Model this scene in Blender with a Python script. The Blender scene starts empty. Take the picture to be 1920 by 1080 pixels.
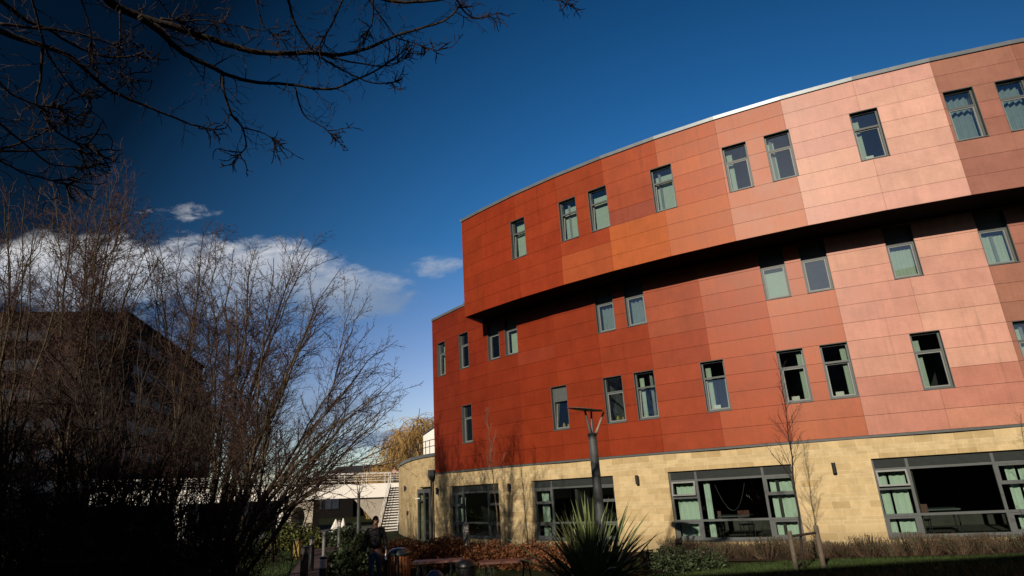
import bpy, math, random
import numpy as np
from mathutils import Vector, Matrix
R = math.radians
SC = bpy.context.scene
COL = SC.collection

# ------------------------------------------------------------------ camera
CAMH = 2.45
FPX, PITCH, ROLL = 1147.8, R(17.759), R(-3.585)      # focal length in pixels of a 1920 wide frame
_cp, _sp, _cr, _sr = math.cos(PITCH), math.sin(PITCH), math.cos(ROLL), math.sin(ROLL)
FW = Vector((0, _cp, _sp)); _u0 = Vector((0, -_sp, _cp)); _r0 = Vector((1, 0, 0))
RT = _cr * _r0 + _sr * _u0; UP = -_sr * _r0 + _cr * _u0
cam_d = bpy.data.cameras.new('camera'); cam = bpy.data.objects.new('camera', cam_d); COL.objects.link(cam)
cam_d.sensor_width = 36; cam_d.lens = FPX / 1920 * 36; cam_d.clip_end = 3000; cam_d.clip_start = 0.1
m = Matrix((RT, UP, -FW)).transposed().to_4x4(); m.translation = (0, 0, CAMH); cam.matrix_world = m
SC.camera = cam

# ------------------------------------------------------------------ light
SUN_AZ, SUN_EL = R(206.5), R(21.5)                    # clockwise from +Y
sun_d = bpy.data.lights.new('sun', 'SUN'); sun_d.energy = 4.4; sun_d.angle = R(0.5); sun_d.color = (1, .88, .72)
sun = bpy.data.objects.new('sun', sun_d); COL.objects.link(sun)
SDIR = Vector((math.sin(SUN_AZ) * math.cos(SUN_EL), math.cos(SUN_AZ) * math.cos(SUN_EL), math.sin(SUN_EL)))
sun.rotation_euler = SDIR.to_track_quat('Z', 'Y').to_euler(); sun.location = (-20, -40, 40)
SC.view_settings.view_transform = 'Standard'; SC.view_settings.look = 'None'
SC.view_settings.exposure = 0; SC.view_settings.gamma = 1
try:
    SC.cycles.use_denoising = True; SC.cycles.max_bounces = 6; SC.cycles.transparent_max_bounces = 8
    SC.cycles.diffuse_bounces = 2; SC.cycles.glossy_bounces = 3
    SC.cycles.caustics_reflective = False; SC.cycles.caustics_refractive = False
except Exception: pass

def ray(px, py):
    return FW + RT * ((px - 960) / FPX) - UP * ((py - 540) / FPX)
def at(px, py, Y):                                    # point seen at a pixel, Y metres ahead
    d = ray(px, py); d = d * (Y / d.y); return Vector((d.x, d.y, d.z + CAMH))
def atz(px, py, z):
    d = ray(px, py); d = d * ((z - CAMH) / d.z); return Vector((d.x, d.y, z))

# ------------------------------------------------------------------ world: sky and clouds
W = bpy.data.worlds.new('World'); SC.world = W; W.use_nodes = True
nt = W.node_tree; nt.nodes.clear(); N = nt.nodes; Lk = nt.links
def wmath(op, a, b=None, clamp=False):
    n = N.new('ShaderNodeMath'); n.operation = op; n.use_clamp = clamp
    for i, v in enumerate((a, b)):
        if v is None: continue
        if isinstance(v, (int, float)): n.inputs[i].default_value = v
        else: Lk.new(v, n.inputs[i])
    return n.outputs[0]
tc = N.new('ShaderNodeTexCoord'); sep = N.new('ShaderNodeSeparateXYZ'); Lk.new(tc.outputs['Generated'], sep.inputs[0])
ysafe = wmath('MAXIMUM', sep.outputs[1], 0.05)
U = wmath('DIVIDE', sep.outputs[0], ysafe); V = wmath('DIVIDE', sep.outputs[2], ysafe)
cmb = N.new('ShaderNodeCombineXYZ'); Lk.new(U, cmb.inputs[0]); Lk.new(V, cmb.inputs[1])
def wnoise(scale, detail, rough, stretch=(1, 1, 1), dist=0.0):
    mp = N.new('ShaderNodeMapping'); mp.inputs['Scale'].default_value = stretch; Lk.new(cmb.outputs[0], mp.inputs[0])
    n = N.new('ShaderNodeTexNoise'); n.inputs['Scale'].default_value = scale; n.inputs['Detail'].default_value = detail
    n.inputs['Roughness'].default_value = rough; n.inputs['Distortion'].default_value = dist
    Lk.new(mp.outputs[0], n.inputs['Vector']); return n.outputs['Fac']
nz = wnoise(6, 8, .6, (1, 1.6, 1), .3)
nz2 = wnoise(15, 6, .65, (1, 2.2, 1), .5)
# clouds: (pixel x, y, half width px, half height px, strength)
CL = [(230, 512, 330, 82, 1.1), (60, 505, 220, 82, .95), (470, 528, 195, 92, 1.15), (650, 560, 138, 56, 1.0), (300, 610, 300, 60, .45),
      (330, 402, 80, 22, .28), (818, 500, 66, 24, .62), (640, 765, 120, 28, .8), (715, 822, 95, 17, .85), (590, 790, 80, 26, .7)]
def cfield(px, py, a, b, s):
    d = ray(px, py); u0, v0 = d.x / d.y, d.z / d.y
    x = wmath('DIVIDE', wmath('SUBTRACT', U, u0), a / FPX * 1.12); y = wmath('DIVIDE', wmath('SUBTRACT', V, v0), b / FPX * 1.12)
    q = wmath('ADD', wmath('MULTIPLY', x, x), wmath('MULTIPLY', y, y))
    return wmath('MULTIPLY', wmath('SUBTRACT', 1.0, q), s)
fld = None
for c in CL:
    f_ = cfield(*c); fld = f_ if fld is None else wmath('MAXIMUM', fld, f_)
dens = wmath('ADD', fld, wmath('MULTIPLY', wmath('SUBTRACT', nz, .5), 1.9))
dens = wmath('ADD', dens, wmath('MULTIPLY', wmath('SUBTRACT', nz2, .5), 1.5))
mr = N.new('ShaderNodeMapRange'); mr.interpolation_type = 'SMOOTHSTEP'; mr.inputs['From Min'].default_value = .12; mr.inputs['From Max'].default_value = .95
Lk.new(dens, mr.inputs['Value'])
front = wmath('GREATER_THAN', sep.outputs[1], .1)
cmask = wmath('MULTIPLY', wmath('MULTIPLY', mr.outputs[0], front), .93)
sky = N.new('ShaderNodeTexSky'); sky.sky_type = 'NISHITA'; sky.sun_disc = False
sky.sun_elevation = SUN_EL; sky.sun_rotation = SUN_AZ; sky.air_density = 1.0; sky.dust_density = .35; sky.ozone_density = 2.6
hsv = N.new('ShaderNodeHueSaturation'); hsv.inputs['Saturation'].default_value = 1.34; hsv.inputs['Hue'].default_value = .506; Lk.new(sky.outputs[0], hsv.inputs['Color'])
sr_ = N.new('ShaderNodeMapRange'); sr_.inputs['From Min'].default_value = .05; sr_.inputs['From Max'].default_value = .38; sr_.inputs['To Min'].default_value = .92; sr_.inputs['To Max'].default_value = 1.36
Lk.new(sep.outputs[2], sr_.inputs['Value']); Lk.new(sr_.outputs[0], hsv.inputs['Saturation'])
hr_ = N.new('ShaderNodeMapRange'); hr_.inputs['From Min'].default_value = .05; hr_.inputs['From Max'].default_value = .35; hr_.inputs['To Min'].default_value = .535; hr_.inputs['To Max'].default_value = .505
Lk.new(sep.outputs[2], hr_.inputs['Value']); Lk.new(hr_.outputs[0], hsv.inputs['Hue'])
# the polarised band: sky deepens with height and away from the point opposite the sun
dirn = N.new('ShaderNodeVectorMath'); dirn.operation = 'DOT_PRODUCT'; Lk.new(tc.outputs['Generated'], dirn.inputs[0])
_bz = Vector((math.sin(R(18)), math.cos(R(18)), -.02)).normalized(); dirn.inputs[1].default_value = _bz
ramp = N.new('ShaderNodeMapRange'); ramp.inputs['From Min'].default_value = .50; ramp.inputs['From Max'].default_value = .97
ramp.inputs['To Min'].default_value = .07; ramp.inputs['To Max'].default_value = 1.0; Lk.new(dirn.outputs['Value'], ramp.inputs['Value'])
r2_ = N.new('ShaderNodeMapRange'); r2_.inputs['From Min'].default_value = -.2; r2_.inputs['From Max'].default_value = -1.0
r2_.inputs['To Min'].default_value = .06; r2_.inputs['To Max'].default_value = .38; Lk.new(dirn.outputs['Value'], r2_.inputs['Value'])
pw = wmath('MAXIMUM', ramp.outputs[0], r2_.outputs[0])
mulc = N.new('ShaderNodeVectorMath'); mulc.operation = 'SCALE'; Lk.new(hsv.outputs[0], mulc.inputs[0]); Lk.new(pw, mulc.inputs['Scale'])
# cloud colour: bright tops, blue grey bases
_dt = ray(350, 440); _db = ray(350, 575)
shade = N.new('ShaderNodeMapRange'); shade.inputs['From Min'].default_value = _db.z / _db.y; shade.inputs['From Max'].default_value = _dt.z / _dt.y
Lk.new(wmath('ADD', V, wmath('MULTIPLY', wmath('SUBTRACT', nz, .5), .12)), shade.inputs['Value'])
ccol = N.new('ShaderNodeMix'); ccol.data_type = 'RGBA'; ccol.inputs[6].default_value = (1.6, 2.2, 3.2, 1); ccol.inputs[7].default_value = (6.0, 6.0, 6.1, 1)
Lk.new(shade.outputs[0], ccol.inputs[0])
mixc = N.new('ShaderNodeMix'); mixc.data_type = 'RGBA'; Lk.new(cmask, mixc.inputs[0]); Lk.new(mulc.outputs[0], mixc.inputs[6]); Lk.new(ccol.outputs[2], mixc.inputs[7])
bg = N.new('ShaderNodeBackground'); bg.inputs['Strength'].default_value = .13; Lk.new(mixc.outputs[2], bg.inputs['Color'])
wo = N.new('ShaderNodeOutputWorld'); Lk.new(bg.outputs[0], wo.inputs[0])

# ------------------------------------------------------------------ materials
class NT:
    def __init__(s, name):
        s.m = bpy.data.materials.new(name); s.m.use_nodes = True; s.t = s.m.node_tree; s.b = s.t.nodes['Principled BSDF']
    def n(s, typ, **kw):
        q = s.t.nodes.new(typ)
        for k, v in kw.items(): setattr(q, k, v)
        return q
    def l(s, a, b): s.t.links.new(a, b)
def mat(name, col, rough=.6, metal=0, noise=None, bump=None, spec=.5, attr=None):
    t = NT(name); b = t.b
    b.inputs['Roughness'].default_value = rough; b.inputs['Metallic'].default_value = metal
    b.inputs['Base Color'].default_value = (*col, 1); b.inputs['Specular IOR Level'].default_value = spec
    tcn = t.n('ShaderNodeTexCoord')
    if noise:
        sc, amt = noise[:2]
        nn = t.n('ShaderNodeTexNoise'); nn.inputs['Scale'].default_value = sc; nn.inputs['Detail'].default_value = 6; nn.inputs['Roughness'].default_value = .65
        t.l(tcn.outputs['Object'], nn.inputs['Vector'])
        mr_ = t.n('ShaderNodeMapRange'); mr_.inputs['From Min'].default_value = .3; mr_.inputs['From Max'].default_value = .7
        mr_.inputs['To Min'].default_value = 1 - amt; mr_.inputs['To Max'].default_value = 1 + amt; t.l(nn.outputs['Fac'], mr_.inputs['Value'])
        vm = t.n('ShaderNodeVectorMath', operation='SCALE'); vm.inputs[0].default_value = col; t.l(mr_.outputs[0], vm.inputs['Scale'])
        if attr:
            at_ = t.n('ShaderNodeAttribute'); at_.attribute_name = attr
            vv = t.n('ShaderNodeVectorMath', operation='MULTIPLY'); t.l(vm.outputs[0], vv.inputs[0]); t.l(at_.outputs['Color'], vv.inputs[1]); t.l(vv.outputs[0], b.inputs['Base Color'])
        else: t.l(vm.outputs[0], b.inputs['Base Color'])
    if bump:
        nb = t.n('ShaderNodeTexNoise'); nb.inputs['Scale'].default_value = bump[0]; nb.inputs['Detail'].default_value = 5
        t.l(tcn.outputs['Object'], nb.inputs['Vector']); bp = t.n('ShaderNodeBump'); bp.inputs['Strength'].default_value = bump[1]; bp.inputs['Distance'].default_value = .02
        t.l(nb.outputs['Fac'], bp.inputs['Height']); t.l(bp.outputs[0], b.inputs['Normal'])
    return t.m

def clad_material():
    t = NT('cladding_panel'); b = t.b
    a = t.n('ShaderNodeAttribute'); a.attribute_name = 'tone'
    tcn = t.n('ShaderNodeTexCoord'); mp = t.n('ShaderNodeMapping'); mp.inputs['Scale'].default_value = (1, 1, 1); t.l(tcn.outputs['Object'], mp.inputs[0])
    n1 = t.n('ShaderNodeTexNoise'); n1.inputs['Scale'].default_value = 1.3; n1.inputs['Detail'].default_value = 8; n1.inputs['Roughness'].default_value = .7; t.l(mp.outputs[0], n1.inputs['Vector'])
    mp2 = t.n('ShaderNodeMapping'); mp2.inputs['Scale'].default_value = (7, 7, 90); t.l(tcn.outputs['Object'], mp2.inputs[0])
    n2 = t.n('ShaderNodeTexNoise'); n2.inputs['Scale'].default_value = 1.0; n2.inputs['Detail'].default_value = 4; t.l(mp2.outputs[0], n2.inputs['Vector'])
    mr1 = t.n('ShaderNodeMapRange'); mr1.inputs['From Min'].default_value = .3; mr1.inputs['From Max'].default_value = .7; mr1.inputs['To Min'].default_value = .86; mr1.inputs['To Max'].default_value = 1.15; t.l(n1.outputs['Fac'], mr1.inputs['Value'])
    mr2 = t.n('ShaderNodeMapRange'); mr2.inputs['From Min'].default_value = .3; mr2.inputs['From Max'].default_value = .7; mr2.inputs['To Min'].default_value = .93; mr2.inputs['To Max'].default_value = 1.07; t.l(n2.outputs['Fac'], mr2.inputs['Value'])
    mp3 = t.n('ShaderNodeMapping'); mp3.inputs['Scale'].default_value = (9, 9, .45); t.l(tcn.outputs['Object'], mp3.inputs[0])
    n3 = t.n('ShaderNodeTexNoise'); n3.inputs['Scale'].default_value = 1.0; n3.inputs['Detail'].default_value = 7; n3.inputs['Roughness'].default_value = .75; t.l(mp3.outputs[0], n3.inputs['Vector'])
    mr4 = t.n('ShaderNodeMapRange'); mr4.inputs['From Min'].default_value = .3; mr4.inputs['From Max'].default_value = .62; mr4.inputs['To Min'].default_value = .93; mr4.inputs['To Max'].default_value = 1.04; t.l(n3.outputs['Fac'], mr4.inputs['Value'])
    m0 = t.n('ShaderNodeMath', operation='MULTIPLY'); t.l(mr1.outputs[0], m0.inputs[0]); t.l(mr4.outputs[0], m0.inputs[1])
    mp5 = t.n('ShaderNodeMapping'); mp5.inputs['Scale'].default_value = (5, 5, .22); mp5.inputs['Location'].default_value = (3, 8, 2); t.l(tcn.outputs['Object'], mp5.inputs[0])
    n5 = t.n('ShaderNodeTexNoise'); n5.inputs['Scale'].default_value = 1.0; n5.inputs['Detail'].default_value = 8; n5.inputs['Roughness'].default_value = .7; t.l(mp5.outputs[0], n5.inputs['Vector'])
    mr5 = t.n('ShaderNodeMapRange'); mr5.inputs['From Min'].default_value = .58; mr5.inputs['From Max'].default_value = .72; mr5.inputs['To Min'].default_value = 1.0; mr5.inputs['To Max'].default_value = .80; t.l(n5.outputs['Fac'], mr5.inputs['Value'])
    m1 = t.n('ShaderNodeMath', operation='MULTIPLY'); t.l(m0.outputs[0], m1.inputs[0]); t.l(mr5.outputs[0], m1.inputs[1])
    mm = t.n('ShaderNodeMath', operation='MULTIPLY'); t.l(m1.outputs[0], mm.inputs[0]); t.l(mr2.outputs[0], mm.inputs[1])
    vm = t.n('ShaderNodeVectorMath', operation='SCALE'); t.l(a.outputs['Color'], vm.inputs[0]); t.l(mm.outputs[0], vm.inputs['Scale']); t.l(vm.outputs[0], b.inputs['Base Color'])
    mr3 = t.n('ShaderNodeMapRange'); mr3.inputs['To Min'].default_value = .36; mr3.inputs['To Max'].default_value = .50; t.l(n1.outputs['Fac'], mr3.inputs['Value'])
    t.l(mr3.outputs[0], b.inputs['Roughness']); b.inputs['Specular IOR Level'].default_value = .25
    bp = t.n('ShaderNodeBump'); bp.inputs['Strength'].default_value = .12; bp.inputs['Distance'].default_value = .01; t.l(n2.outputs['Fac'], bp.inputs['Height']); t.l(bp.outputs[0], b.inputs['Normal'])
    return t.m

def stone_material():
    t = NT('coursed_stone'); b = t.b
    uv = t.n('ShaderNodeUVMap'); uv.uv_map = 'UVMap'
    def brick(w, h, off, c1, c2):
        k = t.n('ShaderNodeTexBrick'); k.offset = off; k.inputs['Scale'].default_value = 1; k.inputs['Brick Width'].default_value = w; k.inputs['Row Height'].default_value = h
        k.inputs['Mortar Size'].default_value = .006; k.inputs['Mortar Smooth'].default_value = .2; k.inputs['Bias'].default_value = 0
        k.inputs['Color1'].default_value = (*c1, 1); k.inputs['Color2'].default_value = (*c2, 1); k.inputs['Mortar'].default_value = (.68, .57, .38, 1)
        t.l(uv.outputs[0], k.inputs['Vector']); return k
    k1 = brick(.52, .225, .5, (.60, .46, .25), (.45, .33, .165)); k2 = brick(.36, .1125, .37, (.59, .455, .25), (.51, .385, .20))
    # alternate tall and half courses in bands
    sp = t.n('ShaderNodeSeparateXYZ'); t.l(uv.outputs[0], sp.inputs[0])
    d = t.n('ShaderNodeMath', operation='DIVIDE'); t.l(sp.outputs[1], d.inputs[0]); d.inputs[1].default_value = .225
    fl = t.n('ShaderNodeMath', operation='FLOOR'); t.l(d.outputs[0], fl.inputs[0])
    md = t.n('ShaderNodeMath', operation='MODULO'); t.l(fl.outputs[0], md.inputs[0]); md.inputs[1].default_value = 3
    lt = t.n('ShaderNodeMath', operation='LESS_THAN'); t.l(md.outputs[0], lt.inputs[0]); lt.inputs[1].default_value = .5
    mx = t.n('ShaderNodeMix', data_type='RGBA'); t.l(lt.outputs[0], mx.inputs[0]); t.l(k1.outputs['Color'], mx.inputs[6]); t.l(k2.outputs['Color'], mx.inputs[7])
    mf = t.n('ShaderNodeMix', data_type='FLOAT'); t.l(lt.outputs[0], mf.inputs[0]); t.l(k1.outputs['Fac'], mf.inputs[2]); t.l(k2.outputs['Fac'], mf.inputs[3])
    nn = t.n('ShaderNodeTexNoise'); nn.inputs['Scale'].default_value = 3.0; nn.inputs['Detail'].default_value = 9; nn.inputs['Roughness'].default_value = .7; t.l(uv.outputs[0], nn.inputs['Vector'])
    mr_ = t.n('ShaderNodeMapRange'); mr_.inputs['From Min'].default_value = .3; mr_.inputs['From Max'].default_value = .7; mr_.inputs['To Min'].default_value = .82; mr_.inputs['To Max'].default_value = 1.15; t.l(nn.outputs['Fac'], mr_.inputs['Value'])
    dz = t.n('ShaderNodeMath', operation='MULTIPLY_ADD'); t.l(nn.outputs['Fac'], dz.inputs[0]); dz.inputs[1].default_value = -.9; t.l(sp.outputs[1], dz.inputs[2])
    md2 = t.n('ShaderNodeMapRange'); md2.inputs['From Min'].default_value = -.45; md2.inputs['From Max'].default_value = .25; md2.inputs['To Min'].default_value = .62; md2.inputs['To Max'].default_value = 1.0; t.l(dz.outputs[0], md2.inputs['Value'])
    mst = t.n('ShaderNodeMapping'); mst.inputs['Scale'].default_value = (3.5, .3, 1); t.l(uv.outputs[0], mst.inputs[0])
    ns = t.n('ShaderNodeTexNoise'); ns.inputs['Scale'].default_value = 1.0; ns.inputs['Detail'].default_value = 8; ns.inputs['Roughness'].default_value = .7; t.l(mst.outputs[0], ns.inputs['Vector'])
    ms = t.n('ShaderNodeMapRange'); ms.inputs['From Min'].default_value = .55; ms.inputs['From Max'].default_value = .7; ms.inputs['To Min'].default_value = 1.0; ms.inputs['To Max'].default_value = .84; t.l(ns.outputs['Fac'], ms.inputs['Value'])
    ma_ = t.n('ShaderNodeMath', operation='MULTIPLY'); t.l(md2.outputs[0], ma_.inputs[0]); t.l(ms.outputs[0], ma_.inputs[1])
    mb_ = t.n('ShaderNodeMath', operation='MULTIPLY'); t.l(ma_.outputs[0], mb_.inputs[0]); t.l(mr_.outputs[0], mb_.inputs[1])
    vm = t.n('ShaderNodeVectorMath', operation='SCALE'); t.l(mx.outputs[2], vm.inputs[0]); t.l(mb_.outputs[0], vm.inputs['Scale']); t.l(vm.outputs[0], b.inputs['Base Color'])
    b.inputs['Roughness'].default_value = .9; b.inputs['Specular IOR Level'].default_value = .2
    n3 = t.n('ShaderNodeTexNoise'); n3.inputs['Scale'].default_value = 40; n3.inputs['Detail'].default_value = 5; t.l(uv.outputs[0], n3.inputs['Vector'])
    sb = t.n('ShaderNodeMath', operation='SUBTRACT'); t.l(n3.outputs['Fac'], sb.inputs[0]); t.l(mf.outputs[0], sb.inputs[1])
    bp = t.n('ShaderNodeBump'); bp.inputs['Strength'].default_value = .5; bp.inputs['Distance'].default_value = .012; t.l(sb.outputs[0], bp.inputs['Height']); t.l(bp.outputs[0], b.inputs['Normal'])
    return t.m

def glass_material(name, tint, ior=1.55, rough=0.0):
    t = NT(name); t.t.nodes.remove(t.b)
    out = t.t.nodes['Material Output']
    tr = t.n('ShaderNodeBsdfTransparent'); tr.inputs[0].default_value = (*tint, 1)
    gl = t.n('ShaderNodeBsdfGlossy'); gl.inputs['Roughness'].default_value = rough; gl.inputs[0].default_value = (.95, .97, 1, 1)
    lw = t.n('ShaderNodeLayerWeight'); lw.inputs['Blend'].default_value = .5
    p3 = t.n('ShaderNodeMath', operation='POWER'); t.l(lw.outputs['Facing'], p3.inputs[0]); p3.inputs[1].default_value = 4.0
    fr = t.n('ShaderNodeMath', operation='MULTIPLY_ADD'); t.l(p3.outputs[0], fr.inputs[0]); fr.inputs[1].default_value = .7; fr.inputs[2].default_value = ((ior - 1) / (ior + 1)) ** 2
    mx = t.n('ShaderNodeMixShader'); t.l(fr.outputs[0], mx.inputs[0]); t.l(tr.outputs[0], mx.inputs[1]); t.l(gl.outputs[0], mx.inputs[2]); t.l(mx.outputs[0], out.inputs[0])
    return t.m

def ground_material(name, c1, c2, scale):
    t = NT(name); b = t.b; tcn = t.n('ShaderNodeTexCoord')
    nn = t.n('ShaderNodeTexNoise'); nn.inputs['Scale'].default_value = scale; nn.inputs['Detail'].default_value = 9; nn.inputs['Roughness'].default_value = .7; t.l(tcn.outputs['Object'], nn.inputs['Vector'])
    mr_ = t.n('ShaderNodeMapRange'); mr_.inputs['From Min'].default_value = .35; mr_.inputs['From Max'].default_value = .65; t.l(nn.outputs['Fac'], mr_.inputs['Value'])
    mx = t.n('ShaderNodeMix', data_type='RGBA'); t.l(mr_.outputs[0], mx.inputs[0]); mx.inputs[6].default_value = (*c1, 1); mx.inputs[7].default_value = (*c2, 1)
    t.l(mx.outputs[2], b.inputs['Base Color']); b.inputs['Roughness'].default_value = .95; b.inputs['Specular IOR Level'].default_value = .1
    bp = t.n('ShaderNodeBump'); bp.inputs['Strength'].default_value = .6; bp.inputs['Distance'].default_value = .03
    n2 = t.n('ShaderNodeTexNoise'); n2.inputs['Scale'].default_value = scale * 14; t.l(tcn.outputs['Object'], n2.inputs['Vector']); t.l(n2.outputs['Fac'], bp.inputs['Height']); t.l(bp.outputs[0], b.inputs['Normal'])
    return t.m

def paver_material():
    t = NT('brick_pavers'); b = t.b; tcn = t.n('ShaderNodeTexCoord')
    k = t.n('ShaderNodeTexBrick'); k.inputs['Scale'].default_value = 1; k.inputs['Brick Width'].default_value = .2; k.inputs['Row Height'].default_value = .1; k.inputs['Mortar Size'].default_value = .005
    k.inputs['Color1'].default_value = (.085, .04, .032, 1); k.inputs['Color2'].default_value = (.06, .032, .028, 1); k.inputs['Mortar'].default_value = (.02, .018, .016, 1)
    t.l(tcn.outputs['Object'], k.inputs['Vector']); t.l(k.outputs['Color'], b.inputs['Base Color']); b.inputs['Roughness'].default_value = .85
    bp = t.n('ShaderNodeBump'); bp.inputs['Strength'].default_value = .4; bp.inputs['Distance'].default_value = .01; bp.invert = True; t.l(k.outputs['Fac'], bp.inputs['Height']); t.l(bp.outputs[0], b.inputs['Normal'])
    return t.m

M = {}
M['clad'] = clad_material(); M['stone'] = stone_material()
M['glass'] = glass_material('window_glass', (.88, .93, .90), 2.3); M['glass_low'] = glass_material('low_window_glass', (.84, .90, .87), 1.55)
M['backing'] = mat('dark_backing', (.008, .007, .007), .95, spec=.05); M['interior'] = mat('room_interior', (.045, .04, .036), .9, noise=(2, .3)); M['interior_pale'] = mat('pale_room_interior', (.30, .31, .33), .9, noise=(2, .2))
M['frame'] = mat('grey_window_frame', (.085, .095, .095), .5, 0, noise=(5, .12), spec=.3)
M['louvre'] = mat('grey_louvre', (.06, .07, .07), .5, .1, noise=(5, .1))
M['coping'] = mat('zinc_coping', (.17, .19, .20), .36, .35, noise=(3, .15))
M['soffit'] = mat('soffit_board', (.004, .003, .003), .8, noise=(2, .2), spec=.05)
M['curtain'] = mat('pale_green_curtain', (.50, .58, .50), .9, noise=(4, .06), spec=.1)
M['curtain_grey'] = mat('grey_curtain', (.26, .31, .33), .9, noise=(4, .1), spec=.1)
M['sash'] = mat('sash_frame', (.20, .215, .21), .5, 0, noise=(6, .1), spec=.3)
M['white'] = mat('white_paint', (.80, .76, .70), .6, noise=(1.2, .06)); M['beige'] = mat('bare_concrete', (.42, .37, .30), .85, noise=(1.5, .15), bump=(20, .3))
M['steel'] = mat('brushed_steel', (.22, .22, .21), .4, .4, noise=(8, .1)); M['post'] = mat('grey_painted_post', (.075, .082, .085), .5, .0, noise=(6, .15), spec=.4)
M['lamp_metal'] = mat('bronze_lamp_metal', (.26, .19, .15), .6, 0, noise=(6, .12), spec=.3)
M['black'] = mat('black_plastic', (.012, .012, .013), .4, noise=(9, .2)); M['darkmetal'] = mat('dark_metal', (.03, .033, .036), .45, .4, noise=(9, .2))
M['wood'] = mat('stained_timber', (.42, .16, .06), .55, noise=(9, .3), bump=(30, .3)); M['oldwood'] = mat('weathered_timber', (.12, .095, .07), .85, noise=(9, .3), bump=(30, .5))
M['bench'] = mat('bench_timber', (.10, .035, .025), .5, noise=(9, .25)); M['lid'] = mat('grey_green_lid', (.09, .12, .12), .3, .2, noise=(6, .15), spec=.7)
M['bluegrey'] = mat('blue_grey_plastic', (.11, .14, .2), .45, noise=(6, .15))
M['bark'] = mat('dark_bark', (.035, .026, .02), .9, noise=(14, .4), bump=(30, .6), spec=.2)
M['bark_olive'] = mat('olive_bark', (.085, .066, .04), .85, noise=(7, .45), bump=(30, .6), spec=.2)
M['twig'] = mat('red_brown_twig', (.062, .035, .028), .8, noise=(3, .35), spec=.2)
M['twig_dark'] = mat('dark_twig', (.028, .018, .015), .85, noise=(3, .3), spec=.2)
M['twig_grey'] = mat('grey_twig', (.16, .115, .08), .8, noise=(4, .3), spec=.2)
M['willow'] = mat('willow_twig', (.40, .25, .09), .8, noise=(.6, .35), spec=.2)
M['lawn'] = ground_material('lawn_soil', (.014, .022, .007), (.026, .032, .010), 1.2); M['earth'] = ground_material('planting_earth', (.035, .024, .016), (.06, .04, .025), 2)
M['blade'] = mat('grass_blade', (.035, .06, .013), .7, noise=(1.5, .5), spec=.3)
M['paver'] = paver_material(); M['farground'] = ground_material('far_ground', (.05, .05, .035), (.08, .07, .05), .1)
M['beech'] = mat('copper_beech_leaf', (.17, .065, .025), .7, noise=(2.5, .5), spec=.3); M['shrubleaf'] = mat('dark_shrub_leaf', (.035, .055, .02), .6, noise=(2, .5))
M['lime_leaf'] = mat('yellow_green_leaf', (.13, .15, .035), .65, noise=(2, .4)); M['dry'] = mat('dry_lavender_stem', (.10, .068, .045), .85, noise=(2, .45), spec=.1)
M['phormium'] = mat('sword_leaf', (.15, .19, .07), .42, noise=(3, .45), spec=.5)
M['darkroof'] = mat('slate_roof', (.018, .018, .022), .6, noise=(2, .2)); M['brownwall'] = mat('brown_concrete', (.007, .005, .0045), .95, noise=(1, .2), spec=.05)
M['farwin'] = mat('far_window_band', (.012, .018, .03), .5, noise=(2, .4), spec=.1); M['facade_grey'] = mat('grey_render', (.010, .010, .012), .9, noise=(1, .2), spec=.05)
M['skin'] = mat('skin', (.36, .19, .12), .55, noise=(20, .08)); M['jacket'] = mat('black_jacket', (.014, .013, .015), .65, noise=(14, .3), bump=(25, .4))
M['jeans'] = mat('blue_jeans', (.045, .075, .13), .8, noise=(12, .35), bump=(60, .3)); M['hair'] = mat('dark_hair', (.012, .009, .008), .5, noise=(60, .4)); M['shoe'] = mat('dark_shoe', (.02, .017, .015), .5, noise=(20, .2))
M['shirt'] = mat('grey_shirt', (.10, .09, .09), .85, noise=(14, .2)); M['pinktop'] = mat('pink_top', (.42, .22, .18), .8, noise=(10, .2)); M['redtop'] = mat('red_cloth', (.25, .03, .03), .8, noise=(10, .2))
M['bottle'] = mat('clear_bottle', (.35, .45, .6), .15, noise=(9, .1), spec=.8); M['yellowpaint'] = mat('ochre_board', (.42, .30, .08), .7, noise=(6, .15))
M['tarmac'] = mat('dark_tarmac', (.05, .048, .046), .9, noise=(1, .2))

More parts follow.
